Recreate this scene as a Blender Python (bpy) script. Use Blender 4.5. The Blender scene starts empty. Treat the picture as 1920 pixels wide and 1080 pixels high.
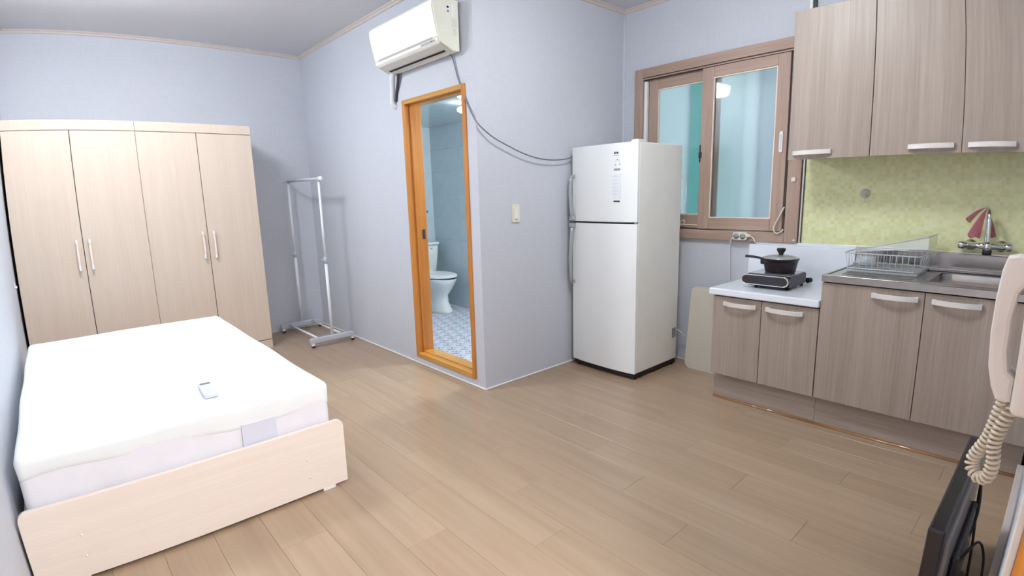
import bpy, bmesh, math, random
from mathutils import Vector, Matrix
random.seed(7)
SC = bpy.context.scene
COL = SC.collection
PI = math.pi

# ------------------------------------------------------------------ camera, world, exposure
H = 2.69                      # ceiling height
CAM = Vector((-2.0888, -2.6521, 1.3139))
yaw, pitch, roll = math.radians(41.5541), math.radians(-10.2624), math.radians(-1.4957)
fw = Vector((math.sin(yaw) * math.cos(pitch), math.cos(yaw) * math.cos(pitch), math.sin(pitch)))
rt = Vector((math.cos(yaw), -math.sin(yaw), 0)); up = rt.cross(fw)
rt, up = rt * math.cos(roll) + up * math.sin(roll), up * math.cos(roll) - rt * math.sin(roll)
cd = bpy.data.cameras.new('camera')
cam = bpy.data.objects.new('camera', cd); COL.objects.link(cam)
cam.matrix_world = Matrix(((rt.x, up.x, -fw.x, CAM.x), (rt.y, up.y, -fw.y, CAM.y), (rt.z, up.z, -fw.z, CAM.z), (0, 0, 0, 1)))
# the phone's ultra-wide lens has a little barrel distortion: a lens polynomial instead of a pinhole
cd.sensor_fit = 'HORIZONTAL'; cd.sensor_width = 36.0; cd.sensor_height = 20.25
cd.lens = 18.29; cd.clip_start = 0.01
cd.type = 'PANO'
cy = cd
cy.panorama_type = 'FISHEYE_LENS_POLYNOMIAL'
cy.fisheye_fov = math.radians(170)
cy.fisheye_polynomial_k0 = 0.0
cy.fisheye_polynomial_k1 = -0.05472475127
cy.fisheye_polynomial_k2 = -1.937556801e-05
cy.fisheye_polynomial_k3 = 7.047315362e-05
cy.fisheye_polynomial_k4 = -2.102020417e-06
SC.camera = cam

world = bpy.data.worlds.new('world'); SC.world = world; world.use_nodes = True
bg = world.node_tree.nodes['Background']
bg.inputs[0].default_value = (0.84, 0.92, 0.96, 1); bg.inputs[1].default_value = 1.35

SC.view_settings.view_transform = 'Standard'
SC.view_settings.look = 'None'
SC.view_settings.gamma = 1.0
SC.view_settings.use_curve_mapping = False
SC.view_settings.exposure = 0.16
SC.cycles.max_bounces = 7; SC.cycles.diffuse_bounces = 5; SC.cycles.glossy_bounces = 3; SC.cycles.transmission_bounces = 5; SC.cycles.transparent_max_bounces = 8
LAMP_ROOM, LAMP_KITCHEN, LAMP_BATH, FILL_HALL = 51.0, 55.0, 30.0, 165.0
LAMP_COL = (0.93, 0.97, 1.0)

# ------------------------------------------------------------------ helpers: colour and materials
def S(r, g, b):
    f = lambda c: (c / 255 / 12.92) if c / 255 <= 0.04045 else ((c / 255 + 0.055) / 1.055) ** 2.4
    return (f(r), f(g), f(b), 1.0)
M = {}
def newmat(name):
    m = bpy.data.materials.new(name); m.use_nodes = True; M[name] = m
    nt = m.node_tree
    return m, nt, nt.nodes['Principled BSDF']
def plain(name, col, rough=0.5, metal=0.0, spec=0.5, coat=0.0, var=0.03, scale=8.0, bump=0.0, bscale=200.0, trans=0.0, emit=None, estr=0.0, alpha=1.0, ior=1.45):
    m, nt, b = newmat(name); N, L = nt.nodes, nt.links
    b.inputs['Roughness'].default_value = rough; b.inputs['Metallic'].default_value = metal
    b.inputs['Specular IOR Level'].default_value = spec; b.inputs['Coat Weight'].default_value = coat
    b.inputs['Coat Roughness'].default_value = 0.04
    b.inputs['Transmission Weight'].default_value = trans; b.inputs['IOR'].default_value = ior
    b.inputs['Alpha'].default_value = alpha
    tc = N.new('ShaderNodeTexCoord')
    n = N.new('ShaderNodeTexNoise'); n.inputs['Scale'].default_value = scale; n.inputs['Detail'].default_value = 3
    L.new(tc.outputs['Object'], n.inputs['Vector'])
    r = N.new('ShaderNodeValToRGB')
    c0 = tuple(max(0, c * (1 - var)) for c in col[:3]) + (1,); c1 = tuple(min(1, c * (1 + var)) for c in col[:3]) + (1,)
    r.color_ramp.elements[0].color = c0; r.color_ramp.elements[0].position = 0.3
    r.color_ramp.elements[1].color = c1; r.color_ramp.elements[1].position = 0.7
    L.new(n.outputs['Fac'], r.inputs['Fac']); L.new(r.outputs['Color'], b.inputs['Base Color'])
    if bump:
        n2 = N.new('ShaderNodeTexNoise'); n2.inputs['Scale'].default_value = bscale; n2.inputs['Detail'].default_value = 2
        L.new(tc.outputs['Object'], n2.inputs['Vector'])
        bp = N.new('ShaderNodeBump'); bp.inputs['Strength'].default_value = bump; bp.inputs['Distance'].default_value = 0.002
        L.new(n2.outputs['Fac'], bp.inputs['Height']); L.new(bp.outputs['Normal'], b.inputs['Normal'])
    if emit:
        b.inputs['Emission Color'].default_value = emit + (1,) if len(emit) == 3 else emit
        b.inputs['Emission Strength'].default_value = estr
    return m
def grain(name, dark, mid, light, axis='Z', rough=0.45, coat=0.0, fine=90.0, long=2.2, contrast=(0.32, 0.5, 0.68), bump=0.05, rnd=0.0, spec=0.5):
    """wood grain running along one axis of the object"""
    m, nt, b = newmat(name); N, L = nt.nodes, nt.links
    b.inputs['Roughness'].default_value = rough; b.inputs['Coat Weight'].default_value = coat; b.inputs['Coat Roughness'].default_value = 0.15
    b.inputs['Specular IOR Level'].default_value = spec
    tc = N.new('ShaderNodeTexCoord'); mp = N.new('ShaderNodeMapping')
    sc = [1, 1, 1]; sc['XYZ'.index(axis)] = long / fine
    mp.inputs['Scale'].default_value = sc
    oi = N.new('ShaderNodeObjectInfo')
    cmb = N.new('ShaderNodeCombineXYZ')
    ml = N.new('ShaderNodeMath'); ml.operation = 'MULTIPLY'; ml.inputs[1].default_value = 17.0
    L.new(oi.outputs['Random'], ml.inputs[0])
    for k in range(3): L.new(ml.outputs[0], cmb.inputs[k])
    L.new(tc.outputs['Object'], mp.inputs['Vector']); L.new(cmb.outputs[0], mp.inputs['Location'])
    n1 = N.new('ShaderNodeTexNoise'); n1.inputs['Scale'].default_value = fine; n1.inputs['Detail'].default_value = 4; n1.inputs['Distortion'].default_value = 0.3
    n2 = N.new('ShaderNodeTexNoise'); n2.inputs['Scale'].default_value = fine * 0.16; n2.inputs['Detail'].default_value = 3; n2.inputs['Distortion'].default_value = 0.6
    L.new(mp.outputs[0], n1.inputs['Vector']); L.new(mp.outputs[0], n2.inputs['Vector'])
    mx = N.new('ShaderNodeMath'); mx.operation = 'MULTIPLY_ADD'; mx.inputs[1].default_value = 0.5
    hv = N.new('ShaderNodeMath'); hv.operation = 'MULTIPLY'; hv.inputs[1].default_value = 0.5
    L.new(n2.outputs['Fac'], hv.inputs[0]); L.new(n1.outputs['Fac'], mx.inputs[0]); L.new(hv.outputs[0], mx.inputs[2])
    r = N.new('ShaderNodeValToRGB'); e = r.color_ramp.elements
    e[0].position, e[0].color = contrast[0], dark; e[1].position, e[1].color = contrast[2], light
    e2 = e.new(contrast[1]); e2.color = mid
    L.new(mx.outputs[0], r.inputs['Fac'])
    out = r.outputs['Color']
    if rnd:
        hsv = N.new('ShaderNodeHueSaturation')
        mr = N.new('ShaderNodeMapRange'); mr.inputs['To Min'].default_value = 1 - rnd; mr.inputs['To Max'].default_value = 1 + rnd
        L.new(oi.outputs['Random'], mr.inputs['Value']); L.new(mr.outputs[0], hsv.inputs['Value']); L.new(out, hsv.inputs['Color']); out = hsv.outputs['Color']
    L.new(out, b.inputs['Base Color'])
    if bump:
        bp = N.new('ShaderNodeBump'); bp.inputs['Strength'].default_value = bump; bp.inputs['Distance'].default_value = 0.001
        L.new(n1.outputs['Fac'], bp.inputs['Height']); L.new(bp.outputs['Normal'], b.inputs['Normal'])
    return m
def wallpaper(name, col, var=0.035):
    m, nt, b = newmat(name); N, L = nt.nodes, nt.links
    b.inputs['Roughness'].default_value = 0.75; b.inputs['Specular IOR Level'].default_value = 0.25
    tc = N.new('ShaderNodeTexCoord')
    big = N.new('ShaderNodeTexNoise'); big.inputs['Scale'].default_value = 3.0
    L.new(tc.outputs['Object'], big.inputs['Vector'])
    hs = []
    for s in ((160, 160, 12), (14, 14, 170)):
        mp = N.new('ShaderNodeMapping'); mp.inputs['Scale'].default_value = s
        n = N.new('ShaderNodeTexNoise'); n.inputs['Scale'].default_value = 1.0; n.inputs['Detail'].default_value = 2
        L.new(tc.outputs['Object'], mp.inputs['Vector']); L.new(mp.outputs[0], n.inputs['Vector']); hs.append(n)
    ad = N.new('ShaderNodeMath'); ad.operation = 'ADD'
    L.new(hs[0].outputs['Fac'], ad.inputs[0]); L.new(hs[1].outputs['Fac'], ad.inputs[1])
    fac = N.new('ShaderNodeMath'); fac.operation = 'MULTIPLY_ADD'; fac.inputs[1].default_value = 0.42
    bs = N.new('ShaderNodeMath'); bs.operation = 'MULTIPLY'; bs.inputs[1].default_value = 0.16
    L.new(big.outputs['Fac'], bs.inputs[0]); L.new(ad.outputs[0], fac.inputs[0]); L.new(bs.outputs[0], fac.inputs[2])
    r = N.new('ShaderNodeValToRGB')
    r.color_ramp.elements[0].position = 0.35; r.color_ramp.elements[1].position = 0.65
    r.color_ramp.elements[0].color = tuple(c * (1 - var) for c in col[:3]) + (1,)
    r.color_ramp.elements[1].color = tuple(min(1, c * (1 + var)) for c in col[:3]) + (1,)
    L.new(fac.outputs[0], r.inputs['Fac']); L.new(r.outputs['Color'], b.inputs['Base Color'])
    bp = N.new('ShaderNodeBump'); bp.inputs['Strength'].default_value = 0.12; bp.inputs['Distance'].default_value = 0.0015
    L.new(ad.outputs[0], bp.inputs['Height']); L.new(bp.outputs['Normal'], b.inputs['Normal'])
    return m

wallpaper('wallpaper', S(200, 204, 213))
wallpaper('ceiling_paper', S(212, 212, 216), 0.012)
plain('trim_paint', S(206, 196, 190), 0.5)
plain('silicone', S(238, 236, 234), 0.4)
plain('bead_cream', S(232, 216, 202), 0.4)
grain('plank_wood', S(155, 131, 108), S(165, 142, 118), S(174, 152, 128), 'Y', rough=0.29, coat=0.08, fine=30, long=1.3, rnd=0.028, bump=0.01, contrast=(0.30, 0.5, 0.70))
plain('floor_base', S(128, 106, 86), 0.7)
grain('wardrobe_wood', S(205, 187, 170), S(209, 192, 176), S(213, 197, 182), 'Z', rough=0.42, fine=110, long=3.0, bump=0.02)
grain('bed_wood', S(232, 219, 208), S(236, 224, 214), S(240, 229, 220), 'X', rough=0.4, fine=80, long=2.2, bump=0.02)
grain('taupe_wood', S(148, 133, 121), S(159, 145, 134), S(170, 157, 147), 'Z', rough=0.42, fine=120, long=3.0, bump=0.03)
grain('taupe_wood_h', S(148, 133, 121), S(159, 145, 134), S(170, 157, 147), 'Y', rough=0.42, fine=120, long=3.0, bump=0.03)
grain('window_wood', S(158, 132, 118), S(169, 144, 130), S(179, 155, 142), 'Z', rough=0.4, fine=90, long=3.0, bump=0.02)
grain('window_wood_h', S(158, 132, 118), S(169, 144, 130), S(179, 155, 142), 'Y', rough=0.4, fine=90, long=3.0, bump=0.02)
grain('orange_wood', S(174, 104, 32), S(192, 122, 44), S(208, 144, 66), 'Z', rough=0.28, coat=0.4, fine=60, long=2.0, bump=0.02)
grain('orange_wood_h', S(182, 124, 46), S(200, 144, 62), S(214, 162, 82), 'Y', rough=0.28, coat=0.4, fine=60, long=2.0, bump=0.02)
grain('strip_wood', S(138, 98, 60), S(154, 112, 72), S(168, 126, 84), 'Y', rough=0.14, coat=0.6, fine=60, long=2.0, bump=0.0)
plain('gap_black', S(30, 24, 34), 0.8)
plain('mattress_white', S(231, 231, 238), 0.85, bump=0.1, bscale=320)
plain('cover_white', S(234, 239, 240), 0.85, bump=0.08, bscale=260)
plain('label_lilac', S(215, 217, 231), 0.7)
plain('rack_white', S(232, 235, 240), 0.3, spec=0.6)
plain('rack_grey', S(186, 192, 202), 0.4)
plain('rubber_black', S(26, 25, 28), 0.6)
plain('ac_white', S(250, 250, 244), 0.32)
plain('ac_side', S(222, 222, 208), 0.38)
plain('ac_louver', S(206, 204, 196), 0.4)
plain('ac_grey', S(176, 176, 170), 0.4)
plain('sticker_green', S(204, 212, 200), 0.5)
plain('sticker_red', S(150, 80, 76), 0.5)
plain('sticker_dark', S(80, 76, 84), 0.5)
plain('pipe_wrap', S(226, 228, 234), 0.6, bump=0.4, bscale=60)
plain('cable_grey', S(112, 114, 122), 0.5)
plain('cable_dark', S(60, 60, 68), 0.5)
plain('cable_white', S(226, 226, 228), 0.45)
plain('cable_black', S(34, 31, 34), 0.4)
plain('plastic_ivory', S(224, 222, 204), 0.35)
plain('plastic_white', S(232, 233, 232), 0.35)
plain('remote_grey', S(206, 210, 220), 0.4)
plain('plastic_grey', S(150, 152, 156), 0.4)
plain('fridge_white', S(238, 241, 241), 0.28, coat=0.3, var=0.01)
plain('fridge_side', S(242, 242, 236), 0.42, var=0.02, bump=0.05, bscale=400)
plain('fridge_handle', S(176, 180, 184), 0.3, metal=0.5)
plain('fridge_dark', S(44, 32, 34), 0.6)
plain('paper_white', S(230, 234, 239), 0.7)
plain('board_cream', S(204, 199, 186), 0.5)
plain('handle_metal', S(222, 218, 214), 0.32, metal=0.15)
plain('worktop_white', S(228, 234, 242), 0.22, coat=0.3, var=0.01)
plain('steel', S(172, 169, 168), 0.2, metal=1.0, var=0.06, scale=30)
plain('steel_dark', S(120, 118, 118), 0.35, metal=1.0)
plain('chrome', S(225, 226, 228), 0.08, metal=1.0)
plain('aluminium', S(206, 204, 196), 0.3, metal=0.8)
plain('stove_black', S(34, 32, 40), 0.25, coat=0.5)
plain('stove_body', S(44, 42, 48), 0.35)
plain('stove_glass', S(128, 128, 132), 0.12, coat=0.6)
plain('pot_black', S(36, 28, 30), 0.38)
plain('lid_glass', S(176, 186, 188), 0.1, metal=0.4, coat=0.6)
plain('pink_net', S(190, 62, 122), 0.6, alpha=0.8)
plain('clear_plastic', S(225, 232, 236), 0.12, trans=0.0, alpha=0.34, coat=0.6)
plain('wire_plastic', S(200, 204, 208), 0.2, alpha=0.75, coat=0.4)
plain('phone_cream', S(224, 218, 212), 0.4)
plain('cord_cream', S(214, 204, 184), 0.5)
plain('tv_black', S(22, 20, 30), 0.3, coat=0.3)
plain('tv_back', S(136, 128, 126), 0.35, coat=0.2)  # mid grey stands in for the wall's reflection on a dark glossy cover
plain('porcelain', S(226, 230, 228), 0.14, coat=0.5, var=0.01)
plain('bath_tile', S(192, 206, 213), 0.22, coat=0.3, var=0.03)
plain('bath_ceiling', S(180, 196, 200), 0.05, coat=0.3, var=0.01)
plain('outer_white', S(226, 240, 244), 0.5)
plain('hall_grey', S(150, 146, 144), 0.8)
plain('lamp_glow', (1, 1, 1, 1), 0.4, emit=LAMP_COL, estr=LAMP_ROOM)
plain('lamp_glow_kitchen', (1, 1, 1, 1), 0.4, emit=LAMP_COL, estr=LAMP_KITCHEN)
plain('fill_glow_hall', (1, 1, 1, 1), 0.4, emit=(1.0, 0.975, 0.96), estr=FILL_HALL)  # glow of the added hall fill lamp
plain('fill_glow_bath', (1, 1, 1, 1), 0.4, emit=(0.95, 1.0, 1.0), estr=270.0)  # glow of the added, unseen bathroom tube
plain('lamp_glow_bath', (1, 1, 1, 1), 0.4, emit=(0.95, 1.0, 1.0), estr=LAMP_BATH)

def frosted():
    m, nt, b = newmat('frosted_glass')
    b.inputs['Base Color'].default_value = (0.90, 0.96, 0.97, 1)
    b.inputs['Transmission Weight'].default_value = 1.0
    b.inputs['IOR'].default_value = 1.25
    b.inputs['Coat Weight'].default_value = 1.0; b.inputs['Coat Roughness'].default_value = 0.02
    N, L = nt.nodes, nt.links
    tc = N.new('ShaderNodeTexCoord'); n = N.new('ShaderNodeTexNoise'); n.inputs['Scale'].default_value = 30
    L.new(tc.outputs['Object'], n.inputs['Vector'])
    mr = N.new('ShaderNodeMapRange'); mr.inputs['To Min'].default_value = 0.26; mr.inputs['To Max'].default_value = 0.34
    L.new(n.outputs['Fac'], mr.inputs['Value']); L.new(mr.outputs[0], b.inputs['Roughness'])
frosted()
def translucent(name, col, mixv=0.8):
    m, nt, b = newmat(name); N, L = nt.nodes, nt.links
    t = N.new('ShaderNodeBsdfTranslucent'); 
    tc = N.new('ShaderNodeTexCoord'); n = N.new('ShaderNodeTexNoise'); n.inputs['Scale'].default_value = 4
    L.new(tc.outputs['Object'], n.inputs['Vector'])
    r = N.new('ShaderNodeValToRGB')
    r.color_ramp.elements[0].color = tuple(c * 0.93 for c in col[:3]) + (1,); r.color_ramp.elements[1].color = col
    L.new(n.outputs['Fac'], r.inputs['Fac']); L.new(r.outputs['Color'], t.inputs['Color']); L.new(r.outputs['Color'], b.inputs['Base Color'])
    mx = N.new('ShaderNodeMixShader'); mx.inputs[0].default_value = mixv
    L.new(b.outputs[0], mx.inputs[1]); L.new(t.outputs[0], mx.inputs[2]); L.new(mx.outputs[0], nt.nodes['Material Output'].inputs['Surface'])
translucent('outer_pale', S(226, 238, 241))
translucent('outer_mist', S(206, 222, 224))
translucent('outer_teal', S(164, 210, 208))
translucent('outer_grey', S(206, 216, 222))

def mosaic():
    m, nt, b = newmat('mosaic_green'); N, L = nt.nodes, nt.links
    b.inputs['Roughness'].default_value = 0.3; b.inputs['Coat Weight'].default_value = 0.2
    tc = N.new('ShaderNodeTexCoord'); sp = N.new('ShaderNodeSeparateXYZ'); cb = N.new('ShaderNodeCombineXYZ')
    L.new(tc.outputs['Object'], sp.inputs[0]); L.new(sp.outputs['Y'], cb.inputs['X']); L.new(sp.outputs['Z'], cb.inputs['Y'])
    br = N.new('ShaderNodeTexBrick'); br.offset = 0.0; br.squash = 1.0
    br.inputs['Scale'].default_value = 1.0; br.inputs['Brick Width'].default_value = 0.021; br.inputs['Row Height'].default_value = 0.021
    br.inputs['Mortar Size'].default_value = 0.0011; br.inputs['Mortar Smooth'].default_value = 0.4
    br.inputs['Color1'].default_value = S(214, 217, 154); br.inputs['Color2'].default_value = S(229, 232, 188); br.inputs['Mortar'].default_value = S(224, 227, 178)
    L.new(cb.outputs[0], br.inputs['Vector'])
    n = N.new('ShaderNodeTexNoise'); n.inputs['Scale'].default_value = 7.0
    L.new(tc.outputs['Object'], n.inputs['Vector'])
    mx = N.new('ShaderNodeMixRGB'); mx.blend_type = 'MULTIPLY'; mx.inputs[0].default_value = 0.25
    r = N.new('ShaderNodeValToRGB'); r.color_ramp.elements[0].color = (0.72, 0.74, 0.7, 1)
    L.new(n.outputs['Fac'], r.inputs['Fac']); L.new(br.outputs['Color'], mx.inputs[1]); L.new(r.outputs['Color'], mx.inputs[2])
    L.new(mx.outputs[0], b.inputs['Base Color'])
    bp = N.new('ShaderNodeBump'); bp.inputs['Strength'].default_value = 0.15; bp.inputs['Distance'].default_value = 0.001; bp.invert = True
    L.new(br.outputs['Fac'], bp.inputs['Height']); L.new(bp.outputs['Normal'], b.inputs['Normal'])
mosaic()
def bathfloor():
    """printed vinyl: rows of short dark bars alternating with four-petal motifs"""
    m, nt, b = newmat('bath_vinyl'); N, L = nt.nodes, nt.links
    b.inputs['Roughness'].default_value = 0.35
    tc = N.new('ShaderNodeTexCoord'); sp = N.new('ShaderNodeSeparateXYZ'); L.new(tc.outputs['Object'], sp.inputs[0])
    def mth(op, a, c=None, d=None):
        n = N.new('ShaderNodeMath'); n.operation = op
        for i, v in enumerate((a, c, d)):
            if v is None: continue
            if isinstance(v, (int, float)): n.inputs[i].default_value = v
            else: L.new(v, n.inputs[i])
        return n.outputs[0]
    CW, CH = 0.115, 0.115
    # lattice turned to the room's diagonal
    xr = mth('MULTIPLY', mth('SUBTRACT', sp.outputs['X'], sp.outputs['Y']), 0.7071)
    yr = mth('MULTIPLY', mth('ADD', sp.outputs['X'], sp.outputs['Y']), 0.7071)
    v = mth('DIVIDE', yr, CH); row = mth('FLOOR', v); fv = mth('FRACT', v)
    off = mth('MULTIPLY', mth('MODULO', mth('ABSOLUTE', row), 2.0), 0.5)
    fu = mth('FRACT', mth('ADD', mth('DIVIDE', xr, CW), off))
    def box(cu, cv, su, sv):
        return mth('MULTIPLY', mth('LESS_THAN', mth('ABSOLUTE', mth('SUBTRACT', fu, cu)), su), mth('LESS_THAN', mth('ABSOLUTE', mth('SUBTRACT', fv, cv)), sv))
    def ell(cu, cv, su, sv):
        a = mth('POWER', mth('DIVIDE', mth('SUBTRACT', fu, cu), su), 2.0); c = mth('POWER', mth('DIVIDE', mth('SUBTRACT', fv, cv), sv), 2.0)
        return mth('LESS_THAN', mth('ADD', a, c), 1.0)
    dark = mth('MAXIMUM', mth('MAXIMUM', ell(0.5, 0.62, 0.08, 0.09), ell(0.46, 0.86, 0.08, 0.09)), mth('MULTIPLY', box(0.5, 0.25, 0.30, 0.09), 0.8))
    lightm = mth('MAXIMUM', ell(0.24, 0.74, 0.14, 0.1), ell(0.76, 0.74, 0.14, 0.1))
    m1 = N.new('ShaderNodeMixRGB'); m1.inputs[1].default_value = S(216, 217, 228); m1.inputs[2].default_value = S(172, 170, 184); L.new(lightm, m1.inputs[0])
    m2 = N.new('ShaderNodeMixRGB'); m2.inputs[2].default_value = S(112, 106, 122); L.new(m1.outputs[0], m2.inputs[1]); L.new(dark, m2.inputs[0])
    L.new(m2.outputs[0], b.inputs['Base Color'])
bathfloor()

# ------------------------------------------------------------------ helpers: meshes
def box(bm, x0, x1, y0, y1, z0, z1, bev=0.0, seg=2):
    b2 = bmesh.new()
    bmesh.ops.create_cube(b2, size=1.0)
    for v in b2.verts:
        v.co = Vector((x0 + (v.co.x + .5) * (x1 - x0), y0 + (v.co.y + .5) * (y1 - y0), z0 + (v.co.z + .5) * (z1 - z0)))
    if bev:
        bmesh.ops.bevel(b2, geom=b2.edges[:], offset=min(bev, abs(x1 - x0) * .49, abs(y1 - y0) * .49, abs(z1 - z0) * .49), segments=seg, affect='EDGES', profile=0.5)
    merge(bm, b2)
    return bm
def merge(bm, b2):
    me = bpy.data.meshes.new('tmp'); b2.to_mesh(me); b2.free(); bm.from_mesh(me); bpy.data.meshes.remove(me)
def B(*a, **k): return box(bmesh.new(), *a, **k)
def spline(pts, n=8):
    pts = [Vector(p) for p in pts]; out = []
    P = [2 * pts[0] - pts[1]] + pts + [2 * pts[-1] - pts[-2]]
    for i in range(1, len(P) - 2):
        p0, p1, p2, p3 = P[i - 1:i + 3]
        for k in range(n):
            t = k / n
            out.append(0.5 * ((2 * p1) + (-p0 + p2) * t + (2 * p0 - 5 * p1 + 4 * p2 - p3) * t * t + (-p0 + 3 * p1 - 3 * p2 + p3) * t ** 3))
    out.append(pts[-1]); return out
def tube(bm, pts, r, n=8, smooth=0, flat=1.0, closed=False):
    pts = spline(pts, smooth) if smooth else [Vector(p) for p in pts]
    rs = r if isinstance(r, (list, tuple)) else [r] * len(pts)
    if len(rs) != len(pts): rs = [rs[0] + (rs[-1] - rs[0]) * i / (len(pts) - 1) for i in range(len(pts))]
    rings = []; nrm = None
    for i, p in enumerate(pts):
        a = pts[max(i - 1, 0)]; c = pts[min(i + 1, len(pts) - 1)]
        t = (c - a).normalized()
        if nrm is None:
            ref = Vector((0, 0, 1)) if abs(t.z) < 0.9 else Vector((1, 0, 0))
            nrm = t.cross(ref).normalized()
        else:
            nrm = (nrm - t * nrm.dot(t)).normalized()
        bn = t.cross(nrm)
        rings.append([bm.verts.new(p + (nrm * math.cos(2 * PI * k / n) + bn * math.sin(2 * PI * k / n) * flat) * rs[i]) for k in range(n)])
    for i in range(len(rings) - 1):
        for k in range(n):
            f = bm.faces.new((rings[i][k], rings[i][(k + 1) % n], rings[i + 1][(k + 1) % n], rings[i + 1][k])); f.smooth = True
    if not closed:
        bm.faces.new(rings[0][::-1]); bm.faces.new(rings[-1])
    return bm
def TUBE(*a, **k): return tube(bmesh.new(), *a, **k)
def lathe(bm, prof, c=(0, 0, 0), n=32, axis='Z', sx=1.0, sy=1.0):
    """prof: list of (radius, height); open profile, capped where radius > 0 at ends"""
    c = Vector(c); rings = []
    for r, h in prof:
        ring = []
        for k in range(n):
            a = 2 * PI * k / n
            v = (r * math.cos(a) * sx, r * math.sin(a) * sy, h)
            if axis == 'X': v = (h, v[0], v[1])
            elif axis == 'Y': v = (v[0], h, v[1])
            ring.append(bm.verts.new(c + Vector(v)))
        rings.append(ring)
    for i in range(len(rings) - 1):
        for k in range(n):
            f = bm.faces.new((rings[i][k], rings[i][(k + 1) % n], rings[i + 1][(k + 1) % n], rings[i + 1][k])); f.smooth = True
    if prof[0][0] > 1e-5: bm.faces.new(rings[0][::-1])
    if prof[-1][0] > 1e-5: bm.faces.new(rings[-1])
    bmesh.ops.remove_doubles(bm, verts=bm.verts, dist=1e-6)
    bmesh.ops.recalc_face_normals(bm, faces=bm.faces)
    return bm
def LATHE(*a, **k): return lathe(bmesh.new(), *a, **k)
def prism(bm, poly, a0, a1, axis='Y', bev=0.0, smooth=False):
    """poly: outline in the plane across the axis. axis Y: (x,z); X: (y,z); Z: (x,y)"""
    b2 = bmesh.new()
    def pt(p, a): return {'Y': (p[0], a, p[1]), 'X': (a, p[0], p[1]), 'Z': (p[0], p[1], a)}[axis]
    v0 = [b2.verts.new(pt(p, a0)) for p in poly]; v1 = [b2.verts.new(pt(p, a1)) for p in poly]
    n = len(poly)
    f0 = b2.faces.new(v0); f1 = b2.faces.new(v1[::-1])
    for k in range(n):
        f = b2.faces.new((v0[k], v1[k], v1[(k + 1) % n], v0[(k + 1) % n])); f.smooth = smooth
    bmesh.ops.recalc_face_normals(b2, faces=b2.faces)
    if bev:
        ed = [e for f in (f0, f1) for e in f.edges]
        bmesh.ops.bevel(b2, geom=list(set(ed)), offset=bev, segments=2, affect='EDGES', profile=0.5)
    merge(bm, b2); return bm
def PRISM(*a, **k): return prism(bmesh.new(), *a, **k)
def rrect(u0, u1, v0, v1, r, n=5):
    out = []
    for cu, cv, a0 in ((u1 - r, v1 - r, 0), (u0 + r, v1 - r, 90), (u0 + r, v0 + r, 180), (u1 - r, v0 + r, 270)):
        for k in range(n + 1):
            a = math.radians(a0 + 90 * k / n); out.append((cu + r * math.cos(a), cv + r * math.sin(a)))
    return out

def thing(name, loc, label, cat, group=None, kind=None):
    o = bpy.data.objects.new(name, None); COL.objects.link(o); o.location = loc
    o.empty_display_size = 0.05
    return tag(o, label, cat, group, kind)
def tag(o, label, cat, group=None, kind=None):
    o['label'] = label; o['category'] = cat
    if group: o['group'] = group
    if kind: o['kind'] = kind
    return o
def base_of(o):
    v = Vector((0, 0, 0))
    while o is not None:
        v += Vector(o.location); o = o.parent
    return v
def part(name, bm, mat, parent=None, label=None, loc=None):
    """mesh given in room coordinates becomes a part in its parent's frame"""
    base = base_of(parent) if parent is not None else Vector((0, 0, 0))
    org = base if loc is None else Vector(loc)
    bmesh.ops.translate(bm, verts=bm.verts, vec=-org)
    me = bpy.data.meshes.new(name); bm.to_mesh(me); bm.free()
    me.materials.append(M[mat])
    o = bpy.data.objects.new(name, me); COL.objects.link(o)
    o.parent = parent; o.location = org - base
    if label: o['label'] = label
    return o
def one(name, bm, mat, loc, label, cat, group=None, kind=None):
    return tag(part(name, bm, mat, None, None, loc), label, cat, group, kind)

# ------------------------------------------------------------------ room shell
XL, Y1, X4, YR = -2.385, 2.763, 1.509, -2.67
PW, PL, PX0 = 0.178, 0.975, 0.015
fl = thing('floor', (0, 0, 0), 'light brown wood plank floor across the whole room', 'floor', kind='structure')
part('subfloor', box(box(bmesh.new(), XL, 0, YR - 0.12, Y1, -0.08, -0.006), 0, X4, YR - 0.12, 0, -0.08, -0.006), 'floor_base', fl)
pm = {}
row = math.floor((XL - PX0) / PW)
while PX0 + row * PW < X4:
    x0 = max(PX0 + row * PW, XL); x1 = min(PX0 + (row + 1) * PW, X4)
    phase = [-1.05, -1.70, -1.375][(row + 1) % 3]
    runs = []
    ymax = Y1 if x0 < 0 else 0.0
    k = math.floor((YR - phase) / PL)
    while phase + k * PL < ymax:
        y0 = max(phase + k * PL, YR); y1 = min(phase + (k + 1) * PL, ymax)
        if y1 - y0 > 0.01:
            segs = [(x0, x1)]
            if x0 < 0 < x1 and y1 > 0:      # the row that meets the bathroom corner is cut
                for a, c, xx0, xx1 in ((y0, min(y1, 0), x0, x1), (max(y0, 0), y1, x0, 0)):
                    if c - a > 0.01: runs.append((xx0, xx1, a, c))
            else: runs.append((x0, x1, y0, y1))
        k += 1
    for a0, a1, b0, b1 in runs:
        key = (round(a1 - a0, 4), round(b1 - b0, 4))
        if key not in pm:
            w, l = key; g = 0.0003
            bm = B(-w / 2 + g, w / 2 - g, -l / 2 + g, l / 2 - g, -0.006, 0.0)
            top = [e for e in bm.edges if all(v.co.z > -0.001 for v in e.verts)]
            bmesh.ops.bevel(bm, geom=top, offset=0.0007, segments=1, affect='EDGES')
            me = bpy.data.meshes.new('plank'); bm.to_mesh(me); bm.free(); me.materials.append(M['plank_wood']); pm[key] = me
        o = bpy.data.objects.new('plank', pm[key]); COL.objects.link(o); o.parent = fl
        o.location = ((a0 + a1) / 2, (b0 + b1) / 2, 0)
    row += 1

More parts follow.
